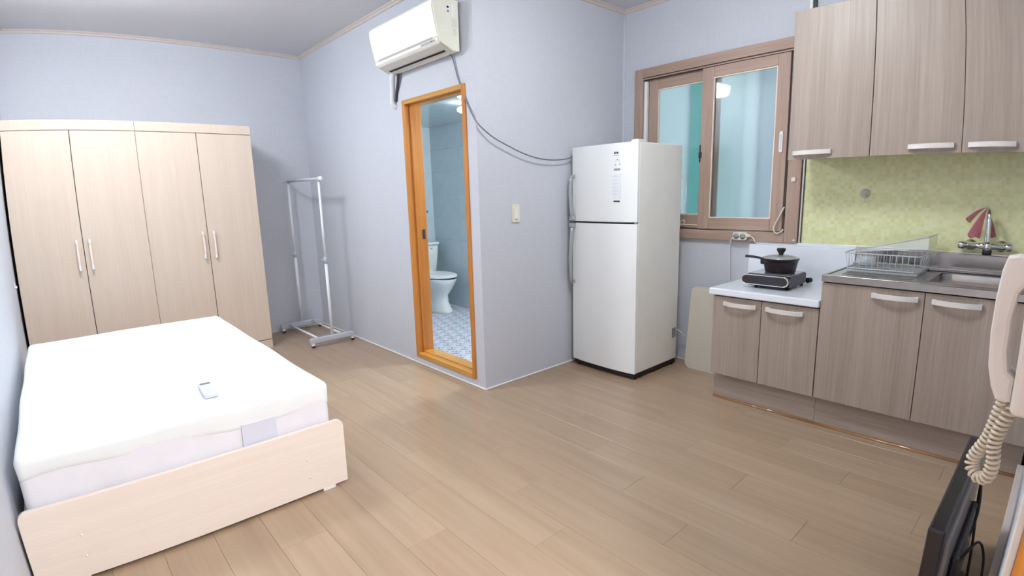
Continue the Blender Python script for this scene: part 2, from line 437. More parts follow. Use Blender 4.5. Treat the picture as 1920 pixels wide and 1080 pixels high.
T = 0.10
def wall(name, bm, label, mat='wallpaper'): return one(name, bm, mat, (0, 0, 0), label, 'wall', kind='structure')
wall('wall_left', B(XL - T, XL, YR - 0.12, Y1 + T, -0.08, H + 0.05), 'pale grey wallpapered wall along the bed')
wall('wall_back', B(XL - T, 0.0, Y1, Y1 + T, -0.08, H + 0.05), 'pale grey wallpapered wall behind the wardrobes')
# partition with the bathroom doorway
DY0, DY1, DZ0, DZ1 = 0.0954, 0.8613, 0.0551, 2.0027
bm = bmesh.new()
for a in ((0, T, 0, DY0 + 0.012, -0.08, H + .05), (0, T, DY1 - 0.012, Y1 + T, -0.08, H + .05), (0, T, DY0 + 0.012, DY1 - 0.012, DZ1 - 0.012, H + .05), (0, T, DY0 + 0.012, DY1 - 0.012, -0.08, DZ0 + 0.012)):
    box(bm, *a)
wall('wall_partition', bm, 'grey wallpapered partition with the bathroom doorway and air conditioner')
wall('wall_return', B(T, X4 + 0.25, 0.0, T, -0.08, H + .05), 'grey wallpapered wall with the light switch beside the fridge')
# window wall with its opening
WY0, WY1, WZ0, WZ1 = -1.372, -0.132, 0.957, 2.215
bm = bmesh.new()
for a in ((X4, X4 + 0.25, WY1, 0.0, -0.08, H + .05), (X4, X4 + 0.25, YR - 0.12, WY0, -0.08, H + .05), (X4, X4 + 0.25, WY0, WY1, WZ1, H + .05), (X4, X4 + 0.25, WY0, WY1, -0.08, WZ0)):
    box(bm, *a)
wall('wall_window', bm, 'grey wallpapered wall holding the sliding window and the kitchen units')
# front wall with the entrance the picture is taken from
EX = -0.95
bm = bmesh.new()
box(bm, EX, X4, YR - 0.12, YR, -0.08, H + .05); box(bm, XL, EX, YR - 0.12, YR, 2.12, H + .05)
wall('wall_front', bm, 'grey wallpapered wall edge with the intercom beside the entrance')
one('ceiling', box(box(bmesh.new(), XL - T, 0.05, YR - 0.12, Y1 + T, H, H + 0.06), 0.05, X4 + 0.25, YR - 0.12, 0.05, H, H + 0.06), 'ceiling_paper', (0, 0, 0), 'flat pale grey papered ceiling', 'ceiling', kind='structure')

# cornice: a small two-step moulding along each ceiling edge
def cornice(name, p, q, inward, label):
    p, q, n = Vector(p), Vector(q), Vector(inward)
    prof = [(0, 0), (0.026, 0), (0.026, -0.008), (0.014, -0.014), (0.012, -0.026), (0, -0.03)]
    bm = bmesh.new()
    r0 = [bm.verts.new(p + n * a + Vector((0, 0, H + h))) for a, h in prof]
    r1 = [bm.verts.new(q + n * a + Vector((0, 0, H + h))) for a, h in prof]
    for k in range(len(prof)): bm.faces.new((r0[k], r0[(k + 1) % 6], r1[(k + 1) % 6], r1[k]))
    bm.faces.new(r0); bm.faces.new(r1[::-1]); bmesh.ops.recalc_face_normals(bm, faces=bm.faces)
    one(name, bm, 'trim_paint', (0, 0, 0), label, 'cornice', kind='structure')
cornice('trim_1', (XL, Y1, 0), (0, Y1, 0), (0, -1, 0), 'thin beige cornice above the wardrobes')
cornice('trim_2', (0, Y1, 0), (0, -0.026, 0), (-1, 0, 0), 'thin beige cornice above the air conditioner')
cornice('trim_3', (-0.026, 0, 0), (X4, 0, 0), (0, -1, 0), 'thin beige cornice above the fridge')
cornice('trim_4', (X4, 0, 0), (X4, YR, 0), (-1, 0, 0), 'thin beige cornice above the window')
cornice('trim_5', (XL, Y1, 0), (XL, YR, 0), (1, 0, 0), 'thin beige cornice above the bed')
# caulk beads where floor meets wall, and up the corner behind the fridge
def bead(name, x0, x1, y0, y1, z0, z1, label): one(name, B(x0, x1, y0, y1, z0, z1, bev=0.003, seg=1), 'silicone', (0, 0, 0), label, 'sealant', kind='structure')
bead('trim_6', -0.009, 0, -0.009, Y1, 0, 0.012, 'white sealant line at the foot of the bathroom partition')
bead('trim_7', 0, X4, -0.009, 0, 0, 0.012, 'white sealant line at the foot of the switch wall')
bead('trim_8', XL, 0, Y1 - 0.006, Y1, 0, 0.007, 'white sealant line at the foot of the wardrobe wall')
bead('trim_9', X4 - 0.007, X4, -1.12, 0, 0, 0.008, 'white sealant line under the window')
bm = TUBE([(X4 - 0.004, -0.004, z) for z in (0.0, 0.6, 1.2, 1.7, 2.0, 2.25, 2.45, 2.6, 2.655)], [0.012, 0.012, 0.012, 0.013, 0.011, 0.014, 0.013, 0.012, 0.010], n=8)
one('trim_10', bm, 'wallpaper', (0, 0, 0), 'puckered wallpaper bead up the corner behind the fridge', 'sealant', kind='structure')
one('baseboard_front', B(EX + 0.01, 0.97, YR, YR + 0.03, 0, 0.07, bev=0.004), 'trim_paint', (0, 0, 0), 'low pale baseboard below the intercom', 'baseboard', kind='structure')

# ------------------------------------------------------------------ bathroom behind the doorway
BX1, BY1, BZ = 1.5, 2.81, 2.112
one('floor_bathroom', B(T, BX1, T, BY1, -0.08, 0.0), 'bath_vinyl', (0, 0, 0), 'white bathroom floor printed with small grey motifs', 'floor', kind='structure')
one('ceiling_bathroom', B(T, BX1, T, BY1, BZ, BZ + 0.05), 'bath_ceiling', (0, 0, 0), 'glossy grey bathroom ceiling panel', 'ceiling', kind='structure')
wb = thing('wall_bathroom_side', (0, 0, 0), 'blue grey tiled bathroom wall right of the toilet', 'wall', kind='structure')
part('wall_core', B(BX1 + 0.004, BX1 + 0.06, T, BY1 + .06, -0.08, BZ + .05), 'bath_tile', wb)
wk = thing('wall_bathroom_back', (0, 0, 0), 'blue grey tiled bathroom wall behind the toilet tank', 'wall', kind='structure')
part('wall_core', B(T, BX1 + .06, BY1 + 0.004, BY1 + 0.06, -0.08, BZ + .05), 'bath_tile', wk)
def tile_mesh(w, h, axis):
    g = 0.0005
    bm = B(-0.004, 0.004, -w / 2 + g, w / 2 - g, -h / 2 + g, h / 2 - g, bev=0.0012, seg=1) if axis == 'x' else B(-w / 2 + g, w / 2 - g, -0.004, 0.004, -h / 2 + g, h / 2 - g, bev=0.0012, seg=1)
    me = bpy.data.meshes.new('tile'); bm.to_mesh(me); bm.free(); me.materials.append(M['bath_tile']); return me
tw, th = (BY1 - T) / 5, BZ / 8
me = tile_mesh(tw, th, 'x')
for i in range(5):
    for j in range(8):
        o = bpy.data.objects.new('tile', me); COL.objects.link(o); o.parent = wb; o.location = (BX1 + random.uniform(0, .0008), T + tw * (i + .5), th * (j + .5))
tw = (BX1 - T) / 3
me = tile_mesh(tw, th, 'y')
for i in range(3):
    for j in range(8):
        o = bpy.data.objects.new('tile', me); COL.objects.link(o); o.parent = wk; o.location = (T + tw * (i + .5), BY1 + random.uniform(0, .0008), th * (j + .5))

# bathroom door frame: casing and reveal of orange wood, raised sill
d1 = thing('door_1', (0, 0, 0), 'orange wood bathroom door frame standing open without a door', 'door frame', kind='structure')
W = 0.035
for nm, y0, y1, s in (('jamb', DY1 - W, DY1, -1), ('jamb', DY0, DY0 + W, 1)):
    j = part(nm, B(-0.012, 0.13, y0, y1, DZ0, DZ1, bev=0.003), 'orange_wood', d1)
    ys = y0 if s < 0 else y1
    part('door_stop', B(0.03, 0.042, min(ys, ys + s * 0.010), max(ys, ys + s * 0.010), DZ0 + 0.035, DZ1 - 0.03, bev=0.002), 'orange_wood', j)
    if s < 0: part('strike_plate', B(0.085, 0.108, ys - 0.004, ys, 0.985, 1.06, bev=0.001), 'cable_dark', j, 'dark metal strike plate')
hd = part('head', B(-0.012, 0.13, DY0 + W, DY1 - W, DZ1 - 0.03, DZ1, bev=0.003), 'orange_wood_h', d1)
part('door_stop', B(0.03, 0.042, DY0 + W, DY1 - W, DZ1 - 0.04, DZ1 - 0.03, bev=0.002), 'orange_wood_h', hd)
sl = part('sill', B(-0.012, 0.13, DY0 + W, DY1 - W, DZ0, DZ0 + 0.035, bev=0.003), 'orange_wood_h', d1)
part('door_stop', B(0.04, 0.13, DY0 + W, DY1 - W, DZ0 + 0.035, DZ0 + 0.043, bev=0.002), 'orange_wood_h', sl)

# entrance frame at the right edge of the picture and a plain hall behind the camera
d2 = thing('door_2', (EX, YR, 0), 'orange wood entrance door frame at the lower right edge', 'door frame', kind='structure')
part('edge_bead', B(EX - 0.012, EX, YR - 0.014, YR + 0.002, 0, 2.12, bev=0.003), 'plastic_white', d2, 'white edge bead')
part('jamb', B(EX - 0.035, EX, YR - 0.13, YR - 0.014, 0, 2.12, bev=0.003), 'orange_wood', d2)
part('jamb', B(XL, XL + 0.035, YR - 0.13, YR - 0.014, 0, 2.12, bev=0.003), 'orange_wood', d2)
part('head', B(XL + 0.035, EX - 0.035, YR - 0.13, YR - 0.014, 2.085, 2.12, bev=0.003), 'orange_wood', d2)
HY = YR - 0.12
bm = bmesh.new(); box(bm, XL - 0.2, EX + 0.3, HY - 1.3, HY, -0.08, 0.0)
one('floor_hall', bm, 'floor_base', (0, 0, 0), 'dark entrance hall floor behind the viewer', 'floor', kind='structure')
bm = bmesh.new(); box(bm, XL - .3, XL - .2, HY - 1.4, HY, -.08, 2.4); box(bm, EX + .3, EX + .4, HY - 1.4, HY, -.08, 2.4); box(bm, XL - .2, EX + .3, HY - 1.4, HY - 1.3, -.08, 2.4)
box(bm, XL - .2, XL, HY - .02, HY, 0, 2.4); box(bm, EX, EX + .3, HY - .02, HY, 0, 2.4)
one('wall_hall', bm, 'hall_grey', (0, 0, 0), 'plain entrance hall walls behind the viewer', 'wall', kind='structure')
one('ceiling_hall', B(XL - .3, EX + .4, HY - 1.4, HY, 2.4, 2.46), 'hall_grey', (0, 0, 0), 'plain entrance hall ceiling behind the viewer', 'ceiling', kind='structure')

# ------------------------------------------------------------------ window
w1 = thing('window_1', (X4, -0.75, 0), 'brown wood-grain sliding window with two frosted panes', 'window', kind='structure')
FX = 1.475
oy0, oy1, oz0, oz1 = -1.379, -0.127, 0.952, 2.222
iy0, iy1, iz0, iz1 = -1.297, -0.201, 1.02, 2.154
part('frame_side', B(FX, 1.62, iy1, oy1, oz0, oz1, bev=0.004), 'window_wood', w1)
part('frame_side', B(FX, 1.62, oy0, iy0, oz0, oz1, bev=0.004), 'window_wood', w1)
part('frame_top', B(FX, 1.62, iy0, iy1, iz1, oz1, bev=0.004), 'window_wood_h', w1)
part('frame_bottom', B(FX, 1.62, iy0, iy1, oz0, iz0, bev=0.004), 'window_wood_h', w1)
part('track', box(box(bmesh.new(), 1.505, 1.512, iy0, iy1, iz1 - 0.018, iz1), 1.48, 1.487, iy0, iy1, iz1 - 0.014, iz1), 'window_wood_h', w1)
part('gap_shade_strip', B(1.545, 1.61, iy0, iy1, iz0, iz0 + 0.004), 'gap_black', w1)
part('gap_shade_strip', B(1.4745, 1.477, iy0, iy1, 2.150, 2.1545), 'fridge_dark', w1)  # dark strips stand in for the shade in grooves and sash gaps
part('gap_shade_strip', B(1.489, 1.516, iy0, iy1, 2.1365, 2.142), 'fridge_dark', w1)
part('gap_shade_strip', B(1.505, 1.516, -1.297, -1.281, 1.022, 2.137), 'gap_black', w1)  # black backing painted as the shade between sash and frame
def sash(y0, y1, z0, z1, x0, x1, st, wl, wr):
    s = part('sash', box(box(bmesh.new(), x0, x1, y1 - wl, y1, z0, z1, bev=0.004), x0, x1, y0, y0 + wr, z0, z1, bev=0.004), 'window_wood', w1)
    part('rail', B(x0 + .001, x1 - .001, y0 + wr, y1 - wl, z1 - st, z1, bev=0.004), 'window_wood_h', s)
    part('rail', B(x0 + .001, x1 - .001, y0 + wr, y1 - wl, z0, z0 + st + 0.01, bev=0.004), 'window_wood_h', s)
    a, b_, c, d = y0 + wr, y1 - wl, z0 + st + 0.01, z1 - st
    bm = bmesh.new(); g = 0.007
    box(bm, x0 + .004, x0 + .016, a, a + g, c, d); box(bm, x0 + .004, x0 + .016, b_ - g, b_, c, d)
    box(bm, x0 + .004, x0 + .016, a + g, b_ - g, c, c + g); box(bm, x0 + .004, x0 + .016, a + g, b_ - g, d - g, d)
    part('glazing_bead', bm, 'bead_cream', s)
    part('pane', B(x0 + .016, x0 + .021, a, b_, c, d), 'frosted_glass', s, 'frosted glass pane')
    return s
s1 = sash(-1.281, -0.690, 1.026, 2.136, 1.477, 1.507, 0.071, 0.085, 0.078)
s2 = sash(-0.80, -0.232, 1.026, 2.152, 1.517, 1.547, 0.090, 0.08, 0.078)
hp = part('finger_pull', PRISM(rrect(-1.258, -1.236, 1.528, 1.66, 0.0109), 1.470, 1.478, axis='X', bev=0.002), 'plastic_white', s1, 'white oval finger pull')
part('pull_recess', PRISM(rrect(-1.252, -1.242, 1.545, 1.643, 0.0049), 1.4685, 1.4705, axis='X'), 'remote_grey', hp)
part('latch', box(B(1.468, 1.517, -0.697, -0.690, 1.50, 1.62, bev=0.002), 1.462, 1.478, -0.706, -0.688, 1.53, 1.57, bev=0.003), 'cable_dark', s1, 'dark window latch')
part('draught_strip', B(1.488, 1.514, -0.232, -0.205, 1.02, 2.128, bev=0.004), 'plastic_white', w1, 'white plastic draught strip')
# outer sliding window a hand's breadth behind, seen blurred through the frosted panes
w2 = thing('window_2', (1.70, -0.75, 0), 'outer window with pale and teal panes behind the frosted glass', 'window', kind='structure')
part('outer_frame', box(box(box(box(bmesh.new(), 1.68, 1.74, -1.372, -1.33, WZ0, WZ1), 1.68, 1.74, -0.16, -0.132, WZ0, WZ1), 1.68, 1.74, -1.33, -0.16, WZ0, WZ0 + 0.05), 1.68, 1.74, -1.33, -0.16, WZ1 - 0.05, WZ1), 'outer_white', w2)
part('outer_pane', B(1.70, 1.706, -0.480, -0.16, WZ0 + .05, WZ1 - .05), 'outer_pale', w2)
part('outer_pane', B(1.72, 1.726, -0.640, -0.470, WZ0 + .05, WZ1 - .05), 'outer_teal', w2)
part('outer_pane', B(1.712, 1.718, -0.891, -0.630, WZ0 + .05, WZ1 - .05), 'outer_mist', w2)
part('outer_stile', B(1.69, 1.73, -1.005, -0.891, WZ0 + .05, WZ1 - .05), 'outer_pale', w2)
part('outer_pane', B(1.71, 1.716, -1.33, -1.005, WZ0 + .05, WZ1 - .05), 'outer_grey', w2)

# ------------------------------------------------------------------ ceiling lamps (out of frame; read from reflection and shadows, hall lamp added as fill)
def lamp(x, y, sx, sy, glow, label, H=H):
    t = thing('ceiling_lamp', (x, y, H), label, 'lamp')
    part('housing', B(x - sx / 2, x + sx / 2, y - sy / 2, y + sy / 2, H - 0.045, H, bev=0.006), 'plastic_white', t)
    bm = bmesh.new(); rings = []
    for ins, z, r in ((.012, H - .045, .03), (.012, H - .12, .03), (.022, H - .16, .04), (.05, H - .175, .05)):
        rings.append([bm.verts.new((a, c, z)) for a, c in rrect(x - sx / 2 + ins, x + sx / 2 - ins, y - sy / 2 + ins, y + sy / 2 - ins, r, 4)])
    for a, c in zip(rings[:-1], rings[1:]):
        for k in range(len(a)): bm.faces.new((a[k], a[(k + 1) % len(a)], c[(k + 1) % len(a)], c[k]))
    bm.faces.new(rings[-1]); bmesh.ops.recalc_face_normals(bm, faces=bm.faces)
    part('diffuser', bm, glow, t, 'glowing white diffuser')
lamp(-1.78, 1.02, 0.44, 0.42, 'lamp_glow', 'square white ceiling lamp above the bed')
lamp(-0.18, -1.38, 0.36, 0.36, 'lamp_glow_kitchen', 'small white ceiling lamp above the kitchen floor')
lamp(-1.14, -3.42, 0.40, 0.40, 'fill_glow_hall', 'added unseen fill lamp on the entrance hall ceiling behind the viewer', 2.40)  # invented lamp, added to brighten footboard and bed side from behind
t = thing('bathroom_lamp', (0.80, 1.19, BZ), 'round glowing lamp on the bathroom ceiling', 'lamp')
part('lamp_base', LATHE([(0.012, BZ - 0.035), (0.014, BZ - 0.008), (0.035, BZ - 0.006), (0.035, BZ)], (0.80, 1.19, 0), 24), 'plastic_white', t)
part('globe', LATHE([(0.0, BZ - 0.090), (0.03, BZ - 0.086), (0.05, BZ - 0.075), (0.056, BZ - 0.062), (0.05, BZ - 0.049), (0.03, BZ - 0.038), (0.0, BZ - 0.035)], (0.80, 1.19, 0), 24), 'lamp_glow_bath', t)

t = thing('bathroom_fill_lamp', (1.20, T, 1.90), 'added unseen tube fill lamp on the hidden bathroom wall beside the doorway', 'lamp')  # invented tube, kept out of view, added to brighten the bathroom
part('lamp_backplate', B(0.95, 1.45, T, T + .03, 1.87, 1.93, bev=.004), 'plastic_white', t)
part('tube', TUBE([(0.97, T + .052, 1.90), (1.43, T + .052, 1.90)], .026, 16), 'fill_glow_bath', t)

# ------------------------------------------------------------------ wardrobes: two double-door units side by side
WF = 2.2
def wardrobe(x0, xm, x1, label, ea=.0022, eb=.0022):
    t = thing('wardrobe', ((x0 + x1) / 2, WF + .28, 0), label, 'wardrobe', 'twin beige wardrobes')
    part('body', B(x0 + .001, x1 - .001, WF + .022, WF + .54, 0.0, 1.845), 'wardrobe_wood', t)
    part('plinth', B(x0 + .001, x1 - .001, WF + .004, WF + .022, 0.0, 0.078, bev=0.002), 'wardrobe_wood', t)
    part('cornice_panel', box(B(x0, x1, WF - .004, WF + .022, 1.856, 1.928, bev=0.004), x0, x1, WF + .022, WF + .545, 1.845, 1.928), 'wardrobe_wood', t)
    part('recess', B(x0 + .004, x1 - .004, WF + .0195, WF + .0225, 0.078, 1.856), 'gap_black', t)
    for a, b_, hs in ((x0, xm, -1), (xm, x1, 1)):
        d = part('door', B(a + (.0022 if hs > 0 else ea), b_ - (.0022 if hs < 0 else eb), WF, WF + .019, 0.084, 1.853, bev=0.002), 'wardrobe_wood', t)
        hx = xm + hs * 0.040
        bm = bmesh.new()
        pts = [(-0.110, 0.024), (-0.055, 0.030), (0, 0.032), (0.055, 0.030), (0.110, 0.024)]
        for (z0, o0), (z1, o1) in zip(pts[:-1], pts[1:]):
            box(bm, hx - .006, hx + .006, WF - (o0 + o1) / 2 - .004, WF - (o0 + o1) / 2 + .004, 0.966 + z0, 0.966 + z1)
        h = part('handle', bm, 'bed_wood', d, 'pale bow handle')
        for zc in (-0.096, 0.096):
            part('handle_cap', B(hx - .0075, hx + .0075, WF - .033, WF, 0.966 + zc - .016, 0.966 + zc + .016, bev=0.004), 'plastic_white', h)
    return t
wardrobe(-2.367, -1.936, -1.517, 'beige double door wardrobe against the left wall', eb=.0006)
wardrobe(-1.516, -1.101, -0.689, 'beige double door wardrobe beside the clothes rack', ea=.0006)

# ------------------------------------------------------------------ bed
b = thing('bed_frame', (-1.78, 0.57, 0), 'low beige wood bed frame with rounded footboard', 'bed')
FBY = -0.44
poly = [(-1.188, 0.014)] + [(-1.188 - .035 + .035 * math.cos(math.radians(a)), 0.32 - .035 + .035 * math.sin(math.radians(a))) for a in range(0, 91, 15)] \
     + [(-2.374 + .035 + .035 * math.cos(math.radians(a)), 0.32 - .035 + .035 * math.sin(math.radians(a))) for a in range(90, 181, 15)] + [(-2.374, 0.014)]
fb = part('footboard', PRISM(poly, FBY, FBY + 0.02, axis='Y', bev=0.002), 'bed_wood', b)
for x, z in ((-1.362, .176), (-1.358, .092), (-2.187, .181), (-2.188, .097)):
    part('screw_cap', LATHE([(0.0, FBY - .004), (0.004, FBY - .0032), (0.0055, FBY)], (x, 0, z), 12, axis='Y'), 'plastic_white', fb)
for x in (-1.305, -2.25):
    part('foot_pad', B(x, x + .058, FBY, FBY + .03, 0.0, 0.015, bev=0.002), 'plastic_white', fb)
for x in (-2.362, -1.222):
    part('side_rail', B(x, x + .02, FBY + .02, 1.56, 0.06, 0.25, bev=0.002), 'bed_wood', b)
part('headboard', B(-2.374, -1.188, 1.56, 1.58, 0.0, 0.32, bev=0.003), 'bed_wood', b)
for k in range(8):
    y0 = FBY + .03 + k * .247
    part('slat', B(-2.342, -1.222, y0, y0 + .235, 0.215, 0.235, bev=0.002), 'bed_wood', b)
for x, y in ((-2.30, 0.5), (-1.29, 0.5)): part('leg', B(x - .03, x + .03, y - .03, y + .03, 0.0, 0.215, bev=0.003), 'bed_wood', b)

# mattress: soft box, loose white cover with a wavy hem, lilac label on the foot side
def softbox(x0, x1, y0, y1, z0, z1, r, res=0.045, wob=0.004, crown=0.0, seed=1):
    bm = B(x0, x1, y0, y1, z0, z1, bev=r, seg=4)
    bmesh.ops.subdivide_edges(bm, edges=[e for e in bm.edges if e.calc_length() > res * 3], cuts=16, use_grid_fill=True)
    rnd = random.Random(seed); ph = [rnd.uniform(0, 6) for _ in range(6)]
    for v in bm.verts:
        u, w, h = v.co
        cx_, cy_ = (x0 + x1) / 2, (y0 + y1) / 2
        e = (1 - ((u - cx_) / (x1 - x0) * 2) ** 2) * (1 - ((w - cy_) / (y1 - y0) * 2) ** 2)
        k = (h - z0) / (z1 - z0)
        dz = wob * (math.sin(u * 7 + ph[0]) + math.sin(w * 6 + ph[1])) * k * .5 + crown * max(0, e) * k
        v.co.z += dz
        v.co.x += wob * math.sin(w * 9 + ph[2]) * (1 if u > cx_ else -1) * .6
        v.co.y += wob * math.sin(u * 10 + ph[3]) * (1 if w > cy_ else -1) * .6
    for f in bm.faces: f.smooth = True
    return bm
mt = thing('mattress', (-1.784, 0.58, 0.235), 'thick white single mattress with a loose white cover', 'mattress')
core = part('core', softbox(-2.338, -1.230, -0.398, 1.550, 0.236, 0.494, 0.03), 'mattress_white', mt)
cov = softbox(-2.3425, -1.2255, -0.4025, 1.5545, 0.36, 0.500, 0.032, wob=0.004, seed=1)
for v in cov.verts:      # hem: the lower edge of the cover waves up and down
    if v.co.z < 0.41:
        s = v.co.x * 2.1 + v.co.y * 1.3
        v.co.z += 0.028 + 0.016 * math.sin(s * 2.2) + 0.006 * math.sin(s * 7)
    if v.co.z < 0.455:      # and lies close against the mattress
        k = min(1, (0.455 - v.co.z) / 0.03)
        for a, lo, hi in ((0, -2.3392, -1.2288), (1, -0.3992, 1.5512)):
            c = min(max(v.co[a], lo), hi); v.co[a] += (c - v.co[a]) * k
part('cover', cov, 'cover_white', mt)
part('maker_label', B(-1.600, -1.463, -0.4035, -0.397, 0.30, 0.405, bev=0.001), 'label_lilac', core, 'faint lilac maker label')

# remote control lying on the mattress
rc = thing('remote_control', (-1.66, -0.165, 0.503), 'small white remote control lying on the mattress', 'remote control')
rc.rotation_euler = (0, 0, math.radians(-3))
def local(bm): return bm
def lpart(name, bm, mat, parent, label=None):
    me = bpy.data.meshes.new(name); bm.to_mesh(me); bm.free(); me.materials.append(M[mat])
    o = bpy.data.objects.new(name, me); COL.objects.link(o); o.parent = parent
    if label: o['label'] = label
    return o
rb = lpart('body', PRISM(rrect(-.027, .027, -.09, .09, .008), 0, .018, axis='Z', bev=.003), 'remote_grey', rc)
lpart('display', B(-.020, .020, .058, .080, .0178, .0188), 'cable_grey', rb, 'grey display')
for i in range(2):
    for j in range(3):
        lpart('button', PRISM(rrect(-.014 + i * .017, -.003 + i * .017, -.05 + j * .028, -.036 + j * .028, .003), .0178, .0195, axis='Z'), 'label_lilac', rb)

# ------------------------------------------------------------------ clothes rack
rk = thing('clothes_rack', (-0.262, 2.28, 0), 'white rolling clothes rack with one hanging bar in the corner', 'clothes rack')
for y, x0, x1, z in ((1.90, -0.468, -0.055, 0.045), (2.655, -0.468, -0.06, 0.045)):
    f = part('base_foot', PRISM([(x0, z), (x0, z + .034), (x0 + .02, z + .044), (x1 - .02, z + .044), (x1, z + .034), (x1, z)], y - .021, y + .021, axis='Y', bev=.005), 'rack_grey', rk)
    for x in (x0 + .022, x1 - .022):
        c = part('caster', B(x - .014, x + .014, y - .017, y + .017, 0.02, 0.05, bev=.004), 'plastic_white', f)
        part('wheel', LATHE([(0.0, -.010), (.013, -.010), (.016, -.006), (.016, .006), (.013, .010), (0.0, .010)], (x + .004, y, .016), 16, axis='Y'), 'rubber_black', c, 'black wheel')
    part('lower_post', TUBE([(-.262, y, z + .035), (-.262, y, .78)], .0135, 12), 'rack_white', rk)
    part('upper_post', TUBE([(-.262, y, .76), (-.262, y, 1.475)], .0108, 12), 'rack_white', rk)
    k = part('joint_sleeve', TUBE([(-.262, y, .745), (-.262, y, .805)], .0165, 12), 'rack_grey', rk)
    part('joint_knob', TUBE([(-.275, y, .775), (-.30, y, .775)], .008, 10), 'rack_grey', k)
    part('post_cap', TUBE([(-.262, y, 1.46), (-.262, y, 1.50)], .0145, 12), 'rack_grey', rk)
for x in (-.388, -.164): part('crossbar', TUBE([(x, 1.90, .078), (x, 2.655, .078)], .009, 10), 'rack_white', rk)
hb = part('hanging_bar', TUBE([(-.262, 1.87, 1.485), (-.262, 2.685, 1.485)], .0125, 12), 'rack_grey', rk)
for y in (1.855, 2.70): part('end_knob', LATHE([(0.0, -.012), (.012, -.012), (.019, -.006), (.019, .006), (.012, .012), (0.0, .012)], (-.262, y, 1.485), 16, axis='Y'), 'rack_white', hb)

# ------------------------------------------------------------------ air conditioner
ac = thing('air_conditioner', (0, 0.525, 2.19), 'cream wall-mounted split air conditioner above the bathroom door', 'air conditioner')
AY0, AY1 = 0.12, 0.93
prof = [(-0.012, 2.192), (-.030, 2.187), (-.059, 2.187), (-.082, 2.195), (-.109, 2.208), (-.150, 2.226), (-.160, 2.236), (-.170, 2.275), (-.181, 2.32), (-.193, 2.38), (-.2005, 2.43), (-.199, 2.452), (-.186, 2.468), (-.16, 2.476), (-.10, 2.481), (-.012, 2.484)]
part('body', PRISM(prof, AY0 + .012, AY1 - .012, axis='Y'), 'ac_side', ac)
part('mount_plate', B(-0.014, 0, AY0 + .02, AY1 - .02, 2.20, 2.475), 'cable_dark', ac)
for y0, y1 in ((AY0, AY0 + .014), (AY1 - .014, AY1)): part('side_cover', PRISM(prof, y0, y1, axis='Y', bev=.006), 'ac_side', ac)
front = [(-.154, 2.262), (-.1685, 2.263), (-.1795, 2.305), (-.186, 2.33), (-.1975, 2.385), (-.2055, 2.43), (-.2035, 2.455), (-.188, 2.472), (-.16, 2.479), (-.16, 2.47), (-.18, 2.44)]
fp = part('front_panel', PRISM(front, AY0 + .013, AY1 - .013, axis='Y', bev=.002), 'ac_white', ac)
part('panel_slot', PRISM([(-.1672, 2.248), (-.1712, 2.264), (-.150, 2.262), (-.150, 2.250)], AY0 + .07, AY1 - .06, axis='Y'), 'ac_grey', ac, 'thin grey slot')
ch = part('chin', PRISM([(-.152, 2.227), (-.1655, 2.236), (-.1708, 2.2495), (-.150, 2.2495)], AY0 + .013, AY1 - .013, axis='Y', bev=.002), 'ac_white', ac)
part('display_strip', PRISM([(-.1645, 2.238), (-.1665, 2.236), (-.1698, 2.247), (-.1675, 2.247)], AY0 + .04, AY0 + .20, axis='Y'), 'ac_grey', ch)
part('indicator', PRISM([(-.1665, 2.240), (-.1683, 2.2392), (-.1695, 2.2452), (-.1675, 2.246)], AY0 + .075, AY0 + .087, axis='Y'), 'sticker_dark', ch)
lv = part('louver', PRISM([(-.060, 2.1875), (-.062, 2.1845), (-.112, 2.2045), (-.148, 2.2215), (-.150, 2.226)], AY0 + .02, AY1 - .02, axis='Y', bev=.001), 'ac_louver', ac)
part('air_slot', PRISM([(-.096, 2.1945), (-.097, 2.1963), (-.085, 2.1915), (-.084, 2.190)], AY0 + .05, AY1 - .07, axis='Y'), 'gap_black', lv, 'dark air slot')
sy = AY0 - .0006
def sticker(x0, x1, z0, z1, mat): part('sticker', B(x0, x1, sy, sy + .002, z0, z1), mat, ac)
sticker(-.105, -.075, 2.420, 2.447, 'paper_white'); sticker(-.100, -.084, 2.428, 2.440, 'sticker_dark'); sticker(-.096, -.086, 2.405, 2.416, 'sticker_red')
sticker(-.062, -.050, 2.385, 2.455, 'paper_white'); sticker(-.066, -.026, 2.325, 2.375, 'sticker_green'); sticker(-.060, -.034, 2.278, 2.318, 'sticker_green')
part('refrigerant_pipe', TUBE([(-.055, .88, 2.20), (-.050, .905, 2.16), (-.034, .935, 2.10), (-.028, .955, 2.05), (-.026, .965, 2.005), (-.010, .962, 1.975), (.02, .955, 1.965)], [.021, .020, .019, .018, .018, .018, .018], 12, smooth=0), 'pipe_wrap', ac, 'taped white pipe bundle')
part('drain_hose', TUBE([(-.030, .845, 2.20), (-.022, .87, 2.15), (-.014, .90, 2.10), (-.010, .925, 2.06), (-.008, .94, 2.01)], .0095, 10, smooth=4), 'cable_dark', ac, 'dark drain hose')
# its cable droops round the corner to the fridge
def cable(name, pts, r, mat, label, cat='cable', sm=6, n=8): 
    return one(name, TUBE(pts, r, n, smooth=sm), mat, pts[0], label, cat)
cable('power_cable', [(-.03, .21, 2.19), (-.012, .20, 2.165), (-.008, .154, 2.03), (-.008, .07, 1.872), (-.010, .01, 1.785), (-.008, -.016, 1.756), (.015, -.03, 1.725), (.098, -.042, 1.668), (.208, -.045, 1.624), (.348, -.045, 1.578), (.497, -.045, 1.547), (.655, -.045, 1.54), (.80, -.043, 1.554), (.90, -.035, 1.59), (.98, -.03, 1.62), (1.05, -.03, 1.58)], .0042, 'cable_grey', 'thin grey cable drooping from the air conditioner to the fridge')

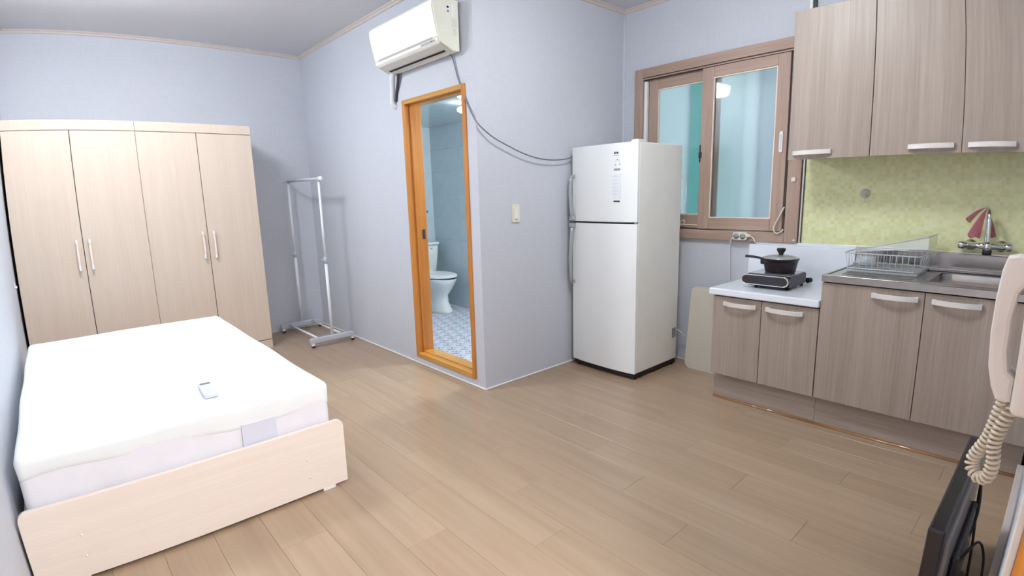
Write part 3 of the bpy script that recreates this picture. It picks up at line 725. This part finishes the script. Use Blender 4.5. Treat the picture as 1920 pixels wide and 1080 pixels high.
# light switch
sw = thing('light_switch', (.309, 0, 1.18), 'white single rocker light switch on the grey wall', 'light switch')
part('plate', PRISM(rrect(.274, .344, 1.121, 1.243, .008), -.010, 0, axis='Y', bev=.003), 'plastic_ivory', sw)
part('rocker', B(.292, .326, -.014, -.009, 1.145, 1.222, bev=.003), 'plastic_white', sw)
part('rocker_gap', B(.294, .322, -.0105, -.0098, 1.139, 1.146), 'plastic_grey', sw)

# ------------------------------------------------------------------ refrigerator
fr = thing('refrigerator', (1.11, -.33, 0), 'white two-door refrigerator in the corner by the window', 'refrigerator')
fy0, fy1 = -.612, -.046
part('body', B(.862, 1.385, fy0 + .002, fy1 - .002, .045, 1.625, bev=.008), 'fridge_side', fr)
part('plinth', B(.850, 1.375, fy0 + .012, fy1 - .008, .012, .050), 'fridge_dark', fr)
def doorplan(x_edge, x_mid, xb):
    n = 14; pts = []
    for k in range(n + 1):
        t = k / n; y = fy0 + (fy1 - fy0) * t; e = 4 * (t - .5) ** 2
        pts.append((x_mid + (x_edge - x_mid) * e ** 1.3, y))
    return pts + [(xb, fy1), (xb, fy0)]
pl = doorplan(.842, .822, .858)
du = part('upper_door', PRISM(pl, 1.104, 1.628, axis='Z', bev=.004), 'fridge_white', fr)
dl = part('lower_door', PRISM(pl, .046, 1.092, axis='Z', bev=.004), 'fridge_white', fr)
part('gasket', B(.846, .864, fy0 + .006, fy1 - .006, .05, 1.615), 'fridge_dark', fr)
def bow(z0, z1, big_top, y=-.066):
    pts = []; rs = []
    for k in range(9):
        t = k / 8; z = z0 + (z1 - z0) * t
        u = t if big_top else 1 - t          # u=1 at the foot that meets the seam
        out = .012 + .022 * math.sin(PI * min(1, .15 + u * .85)) + .006
        pts.append((.838 - out, y + .006 * (1 - u), z)); rs.append(.0095 + .004 * u)
    return pts, rs
for z0, z1, bt, dr in ((1.125, 1.43, False, du), (.655, 1.075, True, dl)):
    pts, rs = bow(z0, z1, bt)
    h = part('handle', TUBE(pts, rs, 10, flat=1.5), 'fridge_handle', dr, 'grey bow handle')
    zz = z0 if not bt else z1
    part('handle_foot', B(.795, .845, -.083, -.050, zz - .016, zz + .016, bev=.005), 'fridge_handle', h)
    ze = z1 if not bt else z0
    part('handle_foot', B(.812, .845, -.074, -.052, ze - .014, ze + .010, bev=.004), 'fridge_handle', h)
def fst(y0, y1, z0, z1, mat, nm='sticker'): part(nm, B(.8235, .8295, y0, y1, z0, z1), mat, du)
fst(-.472, -.425, 1.548, 1.578, 'paper_white', 'logo_badge'); 
part('logo_dot', LATHE([(0.0, .8225), (.0075, .8226), (.0075, .8236)], (0, -.440, 1.564), 14, axis='X'), 'sticker_dark', du)
fst(-.466, -.452, 1.558, 1.569, 'plastic_grey'); fst(-.470, -.428, 1.546, 1.549, 'plastic_grey')
for a in range(7):
    t = a / 6 * 4.2 - .6
    part('sticker', B(.8233, .8243, -.462 + .020 * math.cos(t) - .004, -.462 + .020 * math.cos(t) + .004, 1.497 + .022 * math.sin(t) - .004, 1.497 + .022 * math.sin(t) + .004), 'label_lilac' if a % 3 else 'plastic_grey', du)
fst(-.482, -.432, 1.449, 1.462, 'plastic_grey')
fst(-.488, -.385, 1.262, 1.425, 'paper_white', 'printed_notice')
for k in range(6): part('print_line', B(.8228, .8237, -.470 + .006 * (k % 2), -.395 - .01 * (k % 3), 1.408 - k * .024, 1.412 - k * .024), 'label_lilac', du)
part('print_line', B(.8227, .8238, -.483, -.432, 1.240, 1.250), 'sticker_dark', du, 'dark printed line')
part('hinge_cover', PRISM(rrect(.838, .935, fy0 + .004, fy0 + .06, .016), 1.622, 1.641, axis='Z', bev=.004), 'plastic_white', fr)
part('hinge_knuckle', B(.845, .858, fy0 + .004, fy0 + .022, 1.091, 1.105), 'plastic_grey', fr)
for x, y in ((.878, fy0 + .03), (.878, fy1 - .04), (1.35, fy0 + .03), (1.35, fy1 - .04)):
    part('foot', LATHE([(.016, 0), (.018, .012), (.010, .02), (.010, .046)], (x, y, 0), 14), 'rubber_black', fr)
part('rating_label', B(1.315, 1.362, fy0 - .0004, fy0 + .003, .215, .29), 'plastic_grey', fr)
part('power_cord', TUBE([(1.385, -.57, .27), (1.40, -.60, .262), (1.425, -.64, .225), (1.45, -.66, .16), (1.48, -.66, .10)], .004, 8, smooth=6), 'cable_white', fr, 'white power cord')
part('power_cord', TUBE([(1.38, -.60, 1.42), (1.405, -.618, 1.38), (1.415, -.632, 1.30), (1.41, -.625, 1.22), (1.395, -.60, 1.14), (1.38, -.59, 1.05)], .0032, 8, smooth=6), 'cable_white', fr, 'thin white cord')

# cream board leaning between the fridge and the kitchen unit
bd = PRISM(rrect(-1.10, -.700, 0.0, .61, .05, 6), 0, .012, axis='X', bev=.002)
for v in bd.verts:
    z = v.co.z; v.co.x += 1.345 + z * .115
one('folding_board', bd, 'board_cream', (1.345, -.9, 0), 'cream rounded board leaning beside the low kitchen unit', 'board')

# ------------------------------------------------------------------ kitchen base units
KX = .925
def bow_handle(y0, y1, z, x, parent):
    bm = bmesh.new(); n = 12; rows = []
    for k in range(n + 1):
        t = k / n; y = y0 + (y1 - y0) * t
        o = .010 + .024 * (1 - (2 * t - 1) ** 2)
        rows.append([(x - o - .006, y, z + .011), (x - o, y, z + .013), (x - o, y, z - .013), (x - o - .006, y, z - .011)])
    vs = [[bm.verts.new(p) for p in r] for r in rows]
    for a, c in zip(vs[:-1], vs[1:]):
        for k in range(4): bm.faces.new((a[k], a[(k + 1) % 4], c[(k + 1) % 4], c[k]))
    bm.faces.new(vs[0]); bm.faces.new(vs[-1][::-1])
    box(bm, x - .014, x, y0, y0 + .016, z - .012, z + .012); box(bm, x - .014, x, y1 - .016, y1, z - .012, z + .012)
    bmesh.ops.recalc_face_normals(bm, faces=bm.faces)
    return part('handle', bm, 'handle_metal', parent, 'pale metal bow handle')
def base_unit(y0, ym, y1, ztop, hz, handles, label):
    t = thing('base_cabinet', ((KX + 1.49) / 2, (y0 + y1) / 2, 0), label, 'cabinet', 'kitchen base units')
    part('body', B(KX + .021, 1.49, y0 + .001, y1 - .001, .172, ztop), 'taupe_wood', t)
    part('recess', B(KX + .0175, KX + .0205, y0 + .004, y1 - .004, .176, ztop - .002), 'gap_black', t)
    for a, c, hd_ in ((ym, y1, handles[0]), (y0, ym, handles[1])):
        d = part('door', B(KX, KX + .018, a + .0016, c - .0016, .173, ztop - .006, bev=.0015), 'taupe_wood', t)
        bow_handle(hd_[0], hd_[1], hz, KX, d)
    pk = part('plinth', B(.978, .996, y0, y1, 0, .172), 'taupe_wood_h', t)
    bm = PRISM([(.978, 0), (.968, 0), (.9685, .004), (.972, .010), (.978, .013)], y0, y1, axis='Y', smooth=True)
    part('plinth_strip', bm, 'strip_wood', pk, 'glossy brown wood strip')
    return t
base_unit(-1.715, -1.412, -1.120, .672, .627, ((-1.386, -1.191), (-1.640, -1.440)), 'low taupe two-door kitchen unit under the white worktop')
base_unit(-2.655, -2.171, -1.7165, .818, .775, ((-2.148, -1.950), (-2.400, -2.202)), 'tall taupe two-door kitchen unit under the steel sink')
wt = thing('white_worktop', (1.2, -1.41, .675), 'white worktop with upstand carrying the cooker', 'worktop')
part('slab', B(.905, 1.478, -1.716, -1.100, .675, .716, bev=.006), 'worktop_white', wt)
part('upstand', box(B(1.478, 1.492, -1.716, -1.078, .68, .935, bev=.003), 1.487, 1.507, -1.716, -1.118, .935, .957, bev=.003), 'worktop_white', wt)
st = thing('steel_sink', (1.2, -2.19, .82), 'stainless steel sink top with drainboard and upstand', 'sink')
SY0, SY1, SX0, SX1, SZ = -2.657, -1.7175, .912, 1.492, .853
by0, by1, bx0, bx1 = -2.58, -2.165, 1.00, 1.37
bm = bmesh.new()
box(bm, SX0, bx0, SY0, SY1, SZ - .006, SZ); box(bm, bx1, SX1, SY0, SY1, SZ - .006, SZ); box(bm, bx0, bx1, by1, SY1, SZ - .006, SZ); box(bm, bx0, bx1, SY0, by0, SZ - .006, SZ)
box(bm, SX0, SX0 + .008, SY0, SY1, SZ - .034, SZ - .0055, bev=.001); box(bm, SX0 + .008, SX1, SY1 - .008, SY1, SZ - .034, SZ - .0055)
part('top', bm, 'steel', st)
part('rim', box(box(box(box(bmesh.new(), SX0 + .006, SX0 + .02, SY0, SY1, SZ, SZ + .004, bev=.002), SX0 + .02, SX1 - .02, SY1 - .016, SY1 - .002, SZ, SZ + .004, bev=.002), bx0 - .012, bx1 + .012, by1, by1 + .010, SZ, SZ + .003, bev=.001), bx0 - .012, bx0, by0, by1, SZ, SZ + .003, bev=.001), 'steel', st)
# bowl: open box with a rounded floor
rings = []
bb = bmesh.new()
for z, ins, r in ((SZ - .002, 0, .05), (SZ - .03, .004, .05), (SZ - .14, .014, .055), (SZ - .165, .03, .05), (SZ - .172, .06, .04)):
    rings.append([bb.verts.new((x, y, z)) for x, y in rrect(bx0 + ins, bx1 - ins, by0 + ins, by1 - ins, r, 5)])
for a, c in zip(rings[:-1], rings[1:]):
    for k in range(len(a)):
        f = bb.faces.new((a[k], c[k], c[(k + 1) % len(a)], a[(k + 1) % len(a)])); f.smooth = True
bb.faces.new(rings[-1])
bmesh.ops.recalc_face_normals(bb, faces=bb.faces)
bw = part('bowl', bb, 'steel', st)
part('drain', LATHE([(.0, SZ - .170), (.035, SZ - .169), (.045, SZ - .1715)], (1.19, -2.37, 0), 20), 'steel_dark', bw)
for k in range(9):
    x = 1.02 + k * .04
    part('drain_ridge', B(x, x + .012, -2.09, -1.78, SZ - .001, SZ + .003, bev=.0015, seg=1), 'steel', st)
part('upstand', box(B(SX1 - .012, SX1, SY0, SY1, SZ - .005, .945, bev=.002), SX1 - .012, SX1 + .012, SY0, SY1, .940, .948, bev=.002), 'steel', st)
part('ledge', B(1.43, SX1 - .012, SY0, SY1, SZ, SZ + .018, bev=.006), 'steel', st)

# backsplash sheet with aluminium edging
bs = thing('backsplash', (1.503, -2.0, .955), 'yellow green mosaic backsplash sheet behind the sink', 'backsplash')
part('mosaic_sheet', B(1.4995, 1.5085, -2.66, -1.398, .958, 1.60), 'mosaic_green', bs)
ed = part('edge_strip', B(1.488, 1.509, -1.3945, -1.3835, .955, 1.50, bev=.002), 'aluminium', bs, 'pale aluminium edge strip')
part('edge_shadow_gap', box(B(1.492, 1.509, -1.3985, -1.3945, .955, 1.50), 1.492, 1.509, -1.3835, -1.3800, .955, 1.50), 'cable_dark', ed)
part('bottom_strip', B(1.488, 1.509, -2.66, -1.3945, .949, .958, bev=.001), 'aluminium', bs)
hk = thing('suction_hook', (1.4995, -1.735, 1.255), 'small clear suction hook stuck on the mosaic', 'hook')
part('suction_cup', LATHE([(.0, 1.4885), (.012, 1.489), (.024, 1.4965), (.028, 1.4995)], (0, -1.735, 1.265), 24, axis='X'), 'clear_plastic', hk)
part('hook_arm', TUBE([(1.488, -1.735, 1.265), (1.484, -1.738, 1.24), (1.474, -1.742, 1.222), (1.462, -1.745, 1.228)], .006, 8, smooth=4), 'clear_plastic', hk)

# ------------------------------------------------------------------ upper cabinets
UX = 1.15
def upper_unit(y0, y1, seams, handles, label):
    t = thing('wall_cabinet', ((UX + 1.5) / 2, (y0 + y1) / 2, 1.47), label, 'cabinet', 'kitchen wall cabinets')
    part('body', B(UX + .021, 1.4985, y0 + .001, y1 - .001, 1.478, 2.262), 'taupe_wood', t)
    part('recess', B(UX + .0175, UX + .0205, y0 + .004, y1 - .004, 1.48, 2.258), 'gap_black', t)
    for (a, c), (h0, h1) in zip(seams, handles):
        d = part('door', B(UX, UX + .018, a + .0014, c - .0014, 1.462, 2.266, bev=.0015), 'taupe_wood', t)
        bow_handle(h0, h1, 1.498, UX, d)
    return t
upper_unit(-1.8275, -1.417, [(-1.8275, -1.417)], [(-1.645, -1.448)], 'single taupe wall cabinet next to the window')
upper_unit(-2.655, -1.8285, [(-2.231, -1.8285), (-2.655, -2.231)], [(-2.200, -2.002), (-2.458, -2.258)], 'double taupe wall cabinet above the sink')
cn = thing('wall_conduit', (1.50, -1.394, 2.37), 'short white and black conduit above the wall cabinet', 'conduit')
part('conduit_cover', B(1.485, 1.509, -1.393, -1.375, 2.268, 2.66, bev=.003), 'plastic_white', cn)
part('conduit_cable', B(1.495, 1.509, -1.413, -1.394, 2.268, 2.66, bev=.003), 'cable_dark', cn)

# ------------------------------------------------------------------ cooker, pot
ck = thing('portable_cooker', (1.205, -1.375, .716), 'black portable electric cooker on the white worktop', 'cooker')
part('body', PRISM([(1.075, .738), (1.085, .728), (1.33, .728), (1.345, .745), (1.345, .788), (1.335, .796), (1.10, .796), (1.075, .782)], -1.497, -1.245, axis='Y', bev=.006), 'stove_body', ck)
part('glass_top', B(1.10, 1.335, -1.490, -1.252, .795, .800, bev=.001), 'stove_glass', ck)
pn = part('control_panel', PRISM(rrect(-1.500, -1.235, .742, .796, .0265, 8), 1.045, 1.078, axis='X', bev=.006), 'stove_black', ck)
rim = [(1.047, y, z) for y, z in rrect(-1.501, -1.234, .741, .797, .0272, 8)]; rim.append(rim[0])
part('silver_rim', TUBE(rim, .0042, 6, closed=True), 'chrome', pn, 'silver rim')
for y in (-1.30, -1.48): part('foot', TUBE([(1.10, y, .716), (1.10, y, .732)], .010, 10), 'rubber_black', ck)
for y in (-1.27, -1.48): part('foot', TUBE([(1.32, y, .716), (1.32, y, .732)], .010, 10), 'rubber_black', ck)
pc = part('power_cord', TUBE([(1.345, -1.46, .745), (1.37, -1.475, .738), (1.40, -1.487, .735)], .005, 8, smooth=4), 'cable_black', ck)
part('plug', box(TUBE([(1.40, -1.485, .736), (1.425, -1.497, .737)], [.017, .015], 12), 1.424, 1.438, -1.505, -1.499, .735, .739), 'rubber_black', pc)
cable('cooker_cable', [(1.345, -1.27, .735), (1.40, -1.20, .724), (1.44, -1.16, .728), (1.465, -1.13, .724), (1.468, -1.105, .722)], .004, 'cable_black', 'black cable behind the cooker on the white worktop')
PC = (1.225, -1.386)
pt = thing('saucepan', (PC[0], PC[1], .800), 'black saucepan with lid standing on the cooker', 'pan')
part('pan_body', LATHE([(0, .8005), (.078, .8005), (.084, .806), (.094, .86), (.099, .880), (.104, .882), (.104, .886), (.098, .886)], PC + (0,), 36), 'pot_black', pt)
part('handle', TUBE([(PC[0] - .02, PC[1] + .088, .872), (PC[0] - .025, PC[1] + .12, .883), (PC[0] - .028, PC[1] + .155, .887), (PC[0] - .03, PC[1] + .20, .888)], [.010, .010, .011, .012], 10, flat=.7), 'pot_black', pt)
part('handle_bracket', B(PC[0] - .036, PC[0], PC[1] + .078, PC[1] + .108, .845, .882, bev=.006), 'pot_black', pt)
ld = part('lid', LATHE([(.103, .887), (.104, .890), (.09, .896), (.06, .903), (.03, .907), (0, .908)], PC + (0,), 36), 'lid_glass', pt, 'grey glass lid')
part('lid_knob', LATHE([(0, .906), (.013, .906), (.014, .916), (.023, .93), (.026, .942), (.022, .946), (0, .947)], PC + (0,), 24), 'pot_black', ld)

# ------------------------------------------------------------------ dish rack with clear lid
dk = thing('dish_rack', (1.27, -1.93, SZ), 'translucent wire dish rack on the drainboard', 'dish rack')
rx0, rx1, ry0, ry1, rz0, rz1 = 1.13, 1.42, -2.095, -1.765, SZ + .006, .955
part('tray', B(rx0, rx1, ry0, ry1, SZ + .001, SZ + .012, bev=.004), 'clear_plastic', dk)
for z, e in ((rz1, .012), (SZ + .02, 0)):
    part('rail', TUBE([(x, y, z) for x, y in rrect(rx0 - e, rx1 + e, ry0 - e, ry1 + e, .03, 4)] + [(rx1 + e, ry1 + e - .03, z)], .0035, 6), 'wire_plastic', dk)
for k in range(12):
    y = ry0 + .015 + k * (ry1 - ry0 - .03) / 11
    part('wire', TUBE([(rx0 - .012, y, rz1), (rx0, y, SZ + .02), (rx1, y, SZ + .02), (rx1 + .012, y, rz1)], .0018, 6), 'wire_plastic', dk)
for k in range(6):
    x = rx0 + .03 + k * (rx1 - rx0 - .06) / 5
    part('wire', TUBE([(x, ry0 - .012, rz1), (x, ry0, SZ + .02), (x, ry1, SZ + .02), (x, ry1 + .012, rz1)], .0018, 6), 'wire_plastic', dk)
for k in range(3): part('leg', TUBE([(rx0 + .02 + k * .12, ry1 - .02, SZ + .012), (rx0 + .02 + k * .12, ry1 - .02, SZ + .02)], .006, 8), 'wire_plastic', dk)
lid = thing('rack_lid', (1.30, -1.93, .96), 'clear plastic lid propped slanting over the dish rack', 'lid')
bm = bmesh.new()
prism(bm, [(-1.76, .955), (-1.76, .960), (-2.12, 1.052), (-2.12, 1.047)], 1.20, 1.43, axis='X')
prism(bm, [(-2.12, 1.052), (-2.116, 1.052), (-2.116, .985), (-2.12, .985)], 1.20, 1.43, axis='X')
prism(bm, [(-1.76, .955), (-2.12, 1.047), (-2.12, .99), (-1.80, .955)], 1.198, 1.202, axis='X')
part('lid_shell', bm, 'clear_plastic', lid)
part('lid_edge', TUBE([(1.20, -1.76, .959), (1.20, -2.12, 1.051), (1.43, -2.12, 1.051)], .003, 6), 'wire_plastic', lid)
cup = thing('glass_cup', (1.20, -1.84, .885), 'clear drinking glass lying in the dish rack', 'cup')
part('glass_wall', LATHE([(.0, -.045), (.026, -.045), (.031, .045), (.029, .045), (.024, -.041), (0, -.041)], (1.22, -1.84, .908), 24, axis='Y'), 'clear_plastic', cup)

# ------------------------------------------------------------------ tap and pink net
tp = thing('kitchen_tap', (1.47, -2.335, 1.0), 'chrome wall-mounted two-valve tap above the sink', 'tap')
part('mixer_body', TUBE([(1.455, -2.245, 1.0), (1.455, -2.425, 1.0)], .016, 14), 'chrome', tp)
for y in (-2.265, -2.405): part('wall_flange', LATHE([(.030, 1.4995), (.028, 1.492), (.013, 1.488), (.013, 1.455)], (0, y, 1.0), 20, axis='X'), 'chrome', tp)
for y, s in ((-2.245, 1), (-2.425, -1)):
    part('valve_knob', LATHE([(.0, 0), (.017, 0), (.021, .008 * s), (.021, .026 * s), (.016, .032 * s), (0, .033 * s)], (1.455, y, 1.0), 16, axis='Y'), 'chrome', tp)
sp = part('spout', TUBE([(1.455, -2.335, 1.005), (1.455, -2.335, 1.10), (1.45, -2.336, 1.16), (1.415, -2.340, 1.188), (1.375, -2.347, 1.178), (1.355, -2.352, 1.13), (1.350, -2.354, 1.06), (1.350, -2.355, 1.00)], .0085, 12, smooth=5), 'chrome', tp)
part('nozzle_sleeve', TUBE([(1.350, -2.355, 1.03), (1.350, -2.355, .985)], [.012, .021], 14), 'chrome', sp)
part('aerator', TUBE([(1.350, -2.355, .988), (1.350, -2.355, .966)], .021, 14), 'rubber_black', sp, 'black aerator')
nt_ = bmesh.new()
tipA = Vector((1.40, -2.335, 1.202))
def lobe(pts, folds=5, amp=.006):
    """pleated flap hanging from the spout top through a row of hem points"""
    hem = spline(pts, 5); n = len(hem); grid = []
    for j in range(7):
        t = j / 6
        grid.append([nt_.verts.new(tipA.lerp(h, t) + Vector((amp * t * math.sin(i * 2.1), 0, .018 * math.sin(PI * t) * .6))) for i, h in enumerate(hem)])
    for a, c in zip(grid[:-1], grid[1:]):
        for i in range(n - 1):
            f = nt_.faces.new((a[i], a[i + 1], c[i + 1], c[i])); f.smooth = True
lobe([(1.41, -2.240, 1.140), (1.40, -2.248, 1.128), (1.40, -2.262, 1.118)])
lobe([(1.40, -2.255, 1.058), (1.385, -2.272, 1.040), (1.38, -2.295, 1.048), (1.385, -2.315, 1.040)])
lobe([(1.375, -2.345, 1.06), (1.38, -2.365, 1.050), (1.39, -2.385, 1.056)])
bmesh.ops.solidify(nt_, geom=nt_.faces[:], thickness=.0018)
one('scrubbing_net', nt_, 'pink_net', (1.40, -2.335, 1.04), 'pink scrubbing net draped over the tap spout', 'cloth')

# ------------------------------------------------------------------ extension outlet, window cords, small wall bits
ol = thing('extension_outlet', (1.47, -1.02, .985), 'ivory double extension socket under the window frame', 'power outlet')
part('housing', PRISM(rrect(-1.068, -.972, .960, 1.014, .012), 1.448, 1.475, axis='X', bev=.004), 'plastic_ivory', ol)
for y in (-.998, -1.042):
    s = part('socket', LATHE([(.0, 1.4475), (.019, 1.4475), (.020, 1.4445), (.022, 1.4475)], (0, y, .987), 20, axis='X'), 'plastic_ivory', ol)
    part('socket_shade', LATHE([(.0, 1.4460), (.0165, 1.4462), (.017, 1.4474)], (0, y, .990), 20, axis='X'), 'plastic_grey', s)
part('lead', TUBE([(1.458, -.972, .975), (1.465, -.955, .955), (1.485, -.94, .90), (1.495, -.937, .82), (1.497, -.94, .74), (1.50, -.945, .62), (1.50, -.95, .45)], .0042, 8, smooth=5), 'cable_white', ol, 'white lead')
part('side_plug', box(TUBE([(1.46, -1.068, .992), (1.46, -1.090, .990)], [.013, .010], 12), 1.452, 1.468, -1.094, -1.078, .984, .998, bev=.003), 'plastic_ivory', ol)
part('plug_lead', TUBE([(1.46, -1.09, .990), (1.464, -1.108, .978), (1.468, -1.118, .958), (1.47, -1.122, .945)], .004, 8, smooth=4), 'cable_white', ol)
cable('window_cord', [(1.474, -1.292, 1.185), (1.462, -1.272, 1.13), (1.458, -1.245, 1.065), (1.458, -1.243, 1.03), (1.460, -1.262, 1.014), (1.466, -1.288, 1.028), (1.473, -1.293, 1.042)], .005, 'cord_cream', 'cream looped cord hanging at the right sash edge', 'cord')
cable('window_cord', [(1.468, -.698, 1.053), (1.468, -.62, 1.055), (1.466, -.575, 1.055), (1.464, -.562, 1.068), (1.464, -.577, 1.085), (1.464, -.596, 1.080), (1.464, -.590, 1.062), (1.464, -.572, 1.050), (1.462, -.555, 1.055), (1.462, -.552, 1.03), (1.455, -.535, .995)], .0045, 'cord_cream', 'cream knotted cord on the window rail beside the fridge', 'cord')
one('wall_button', B(1.464, 1.475, -1.352, -1.326, 1.343, 1.37, bev=.003), 'plastic_ivory', (1.47, -1.339, 1.356), 'small square ivory sticker on the window frame', 'sticker')
one('screw_cover', LATHE([(0, 1.468), (.006, 1.469), (.009, 1.475)], (0, -1.362, .972), 12, axis='X'), 'plastic_white', (1.472, -1.362, .972), 'tiny white screw cover at the lower frame corner', 'screw cover')
one('adhesive_hook', box(B(XL, XL + .006, 2.04, 2.075, .80, .835, bev=.002), XL + .006, XL + .016, 2.05, 2.065, .795, .812, bev=.003), 'plastic_white', (XL, 2.06, .81), 'tiny white adhesive hook on the left wall', 'hook')

# ------------------------------------------------------------------ intercom phone with coiled cord
ph = thing('intercom_phone', (-.85, YR, .92), 'cream wall intercom phone with handset at the right edge', 'phone')
part('wall_base', B(-.935, -.815, YR, YR + .052, .925, 1.25, bev=.012, seg=3), 'phone_cream', ph)
prof = [(-2.607, .936), (-2.592, .940), (-2.582, .962), (-2.573, 1.00), (-2.5695, 1.06), (-2.571, 1.12), (-2.576, 1.17), (-2.582, 1.192), (-2.600, 1.196), (-2.618, 1.19), (-2.618, 1.15), (-2.606, 1.132), (-2.600, 1.09), (-2.600, 1.03), (-2.606, .995), (-2.618, .985), (-2.618, .94)]
part('handset', PRISM(prof, -.905, -.845, axis='X', bev=.008), 'phone_cream', ph, 'curved cream handset')
path = spline([(-.875, -2.606, .940), (-.874, -2.602, .915), (-.872, -2.597, .885), (-.868, -2.590, .852), (-.862, -2.578, .822), (-.858, -2.571, .800), (-.862, -2.575, .783), (-.872, -2.588, .774), (-.880, -2.602, .784), (-.884, -2.607, .815), (-.882, -2.603, .850), (-.884, -2.608, .885), (-.884, -2.616, .912), (-.88, -2.622, .930)], 10)
hel = []; turns = 36; L_ = [0]
for a, c in zip(path[:-1], path[1:]): L_.append(L_[-1] + (c - a).length)
for k in range(turns * 9 + 1):
    s = L_[-1] * k / (turns * 9); i = max(j for j in range(len(L_)) if L_[j] <= s + 1e-9); i = min(i, len(path) - 2)
    u = (s - L_[i]) / max(1e-9, L_[i + 1] - L_[i]); p = path[i].lerp(path[i + 1], u); t = (path[i + 1] - path[i]).normalized()
    n1 = t.cross(Vector((1, 0, 0))); n1 = n1.normalized() if n1.length > .05 else Vector((0, 1, 0)); n2 = t.cross(n1)
    a = 2 * PI * k / 9; rr = .0105 * min(1, s / .02 + .2, (L_[-1] - s) / .02 + .2)
    hel.append(p + n1 * math.cos(a) * rr + n2 * math.sin(a) * rr)
part('coiled_cord', TUBE(hel, .0031, 6), 'cord_cream', ph, 'coiled cream cord')

# ------------------------------------------------------------------ television standing on the floor, seen from behind
tv = thing('television', (-.13, -2.50, 0), 'black flat television on the floor with its back to the wall', 'television')
tx0, tx1, ty0, ty1, tz0, tz1 = -.495, .237, -2.522, -2.478, .035, .43
part('bezel', B(tx0, tx1, ty0, ty1, tz0, tz1, bev=.006), 'tv_black', tv)
part('screen', B(tx0 + .02, tx1 - .02, ty1 - .001, ty1 + .002, tz0 + .03, tz1 - .02), 'tv_black', tv)
bk = part('rear_cover', PRISM(rrect(tx0 + .03, tx1 - .03, tz0 + .04, tz1 - .035, .03), ty0 - .012, ty0 + .004, axis='Y', bev=.005), 'tv_back', tv, 'rear cover painted grey like a reflection')
part('rear_housing', B(tx0 + .16, tx1 - .16, ty0 - .034, ty0 - .010, tz0 + .05, tz1 - .16, bev=.01), 'tv_black', bk)
part('stand_neck', B(-.19, -.07, -2.52, -2.49, .012, .06, bev=.004), 'tv_black', tv)
part('stand_base', PRISM(rrect(-.30, .04, -2.575, -2.472, .03), 0, .014, axis='Z', bev=.004), 'tv_black', tv)
cable('television_cable', [(-.10, -2.545, .16), (.02, -2.560, .25), (.10, -2.548, .32), (.06, -2.552, .26), (-.06, -2.572, .15), (-.14, -2.585, .05), (-.18, -2.60, .006), (-.10, -2.625, .006), (.02, -2.62, .006)], .0045, 'cable_black', 'black cable arching up behind the television')
cable('television_cable', [(-.30, -2.538, .20), (-.26, -2.56, .24), (-.18, -2.59, .26), (-.16, -2.615, .20), (-.20, -2.628, .10), (-.28, -2.63, .03), (-.36, -2.62, .006)], .0042, 'cable_black', 'looped black cable at the near end of the television')

# ------------------------------------------------------------------ toilet
TX = 1.185
to = thing('toilet', (TX, 2.42, 0), 'white porcelain toilet with closed lid in the bathroom', 'toilet')
def loft(rings, mat, name, parent, cap0=True, cap1=True, label=None):
    bm = bmesh.new(); vs = [[bm.verts.new(p) for p in r] for r in rings]
    n = len(vs[0])
    for a, c in zip(vs[:-1], vs[1:]):
        for k in range(n):
            f = bm.faces.new((a[k], a[(k + 1) % n], c[(k + 1) % n], c[k])); f.smooth = True
    if cap0: bm.faces.new(vs[0][::-1])
    if cap1: bm.faces.new(vs[-1])
    bmesh.ops.recalc_face_normals(bm, faces=bm.faces)
    return part(name, bm, mat, parent, label)
def egg(cy_, a, bfront, bback, z, n=28):
    out = []
    for k in range(n):
        t = 2 * PI * k / n; s = math.sin(t)
        out.append((TX + a * math.cos(t), cy_ + (bback if s > 0 else bfront) * s, z))
    return out
bowl = loft([egg(2.32, .115, .22, .27, 0.0), egg(2.32, .112, .215, .265, .03), egg(2.34, .095, .17, .24, .12), egg(2.34, .095, .165, .24, .20), egg(2.33, .13, .22, .25, .27), egg(2.32, .172, .25, .26, .34), egg(2.32, .185, .27, .26, .38), egg(2.32, .185, .27, .26, .40)], 'porcelain', 'bowl', to)
loft([egg(2.32, .178, .280, .25, .401), egg(2.32, .178, .280, .25, .41)], 'gap_black', 'seat_gap', bowl)
loft([egg(2.32, .188, .275, .24, .41), egg(2.32, .192, .28, .245, .418), egg(2.32, .190, .277, .242, .432), egg(2.32, .165, .245, .215, .441), egg(2.32, .08, .13, .11, .446)], 'plastic_white', 'seat_lid', to)
def rring(y0, y1, w, z, r=.03): return [(TX + x, y, z) for x, y in rrect(-w, w, y0, y1, r, 4)]
tank = loft([rring(2.60, 2.79, .165, .40), rring(2.595, 2.795, .185, .45), rring(2.585, 2.80, .205, .62), rring(2.58, 2.80, .212, .735)], 'porcelain', 'tank', to)
loft([rring(2.572, 2.802, .220, .742), rring(2.568, 2.804, .224, .75), rring(2.570, 2.803, .222, .768), rring(2.585, 2.795, .205, .775)], 'porcelain', 'tank_lid', to)
part('hinge_block', B(TX - .10, TX + .10, 2.555, 2.60, .40, .455, bev=.008), 'plastic_white', to)
part('flush_button', LATHE([(.0, 2.565), (.008, 2.566), (.010, 2.585)], (TX + .10, 0, .70), 14, axis='Y'), 'chrome', to)
rh = thing('paper_holder', (1.36, BY1, 1.12), 'small dark holder on the bathroom back wall', 'holder')
part('holder_arm', box(B(1.33, 1.40, BY1 - .03, BY1 - .004, 1.115, 1.14, bev=.003), 1.33, 1.345, BY1 - .06, BY1 - .03, 1.115, 1.14, bev=.003), 'cable_dark', rh)
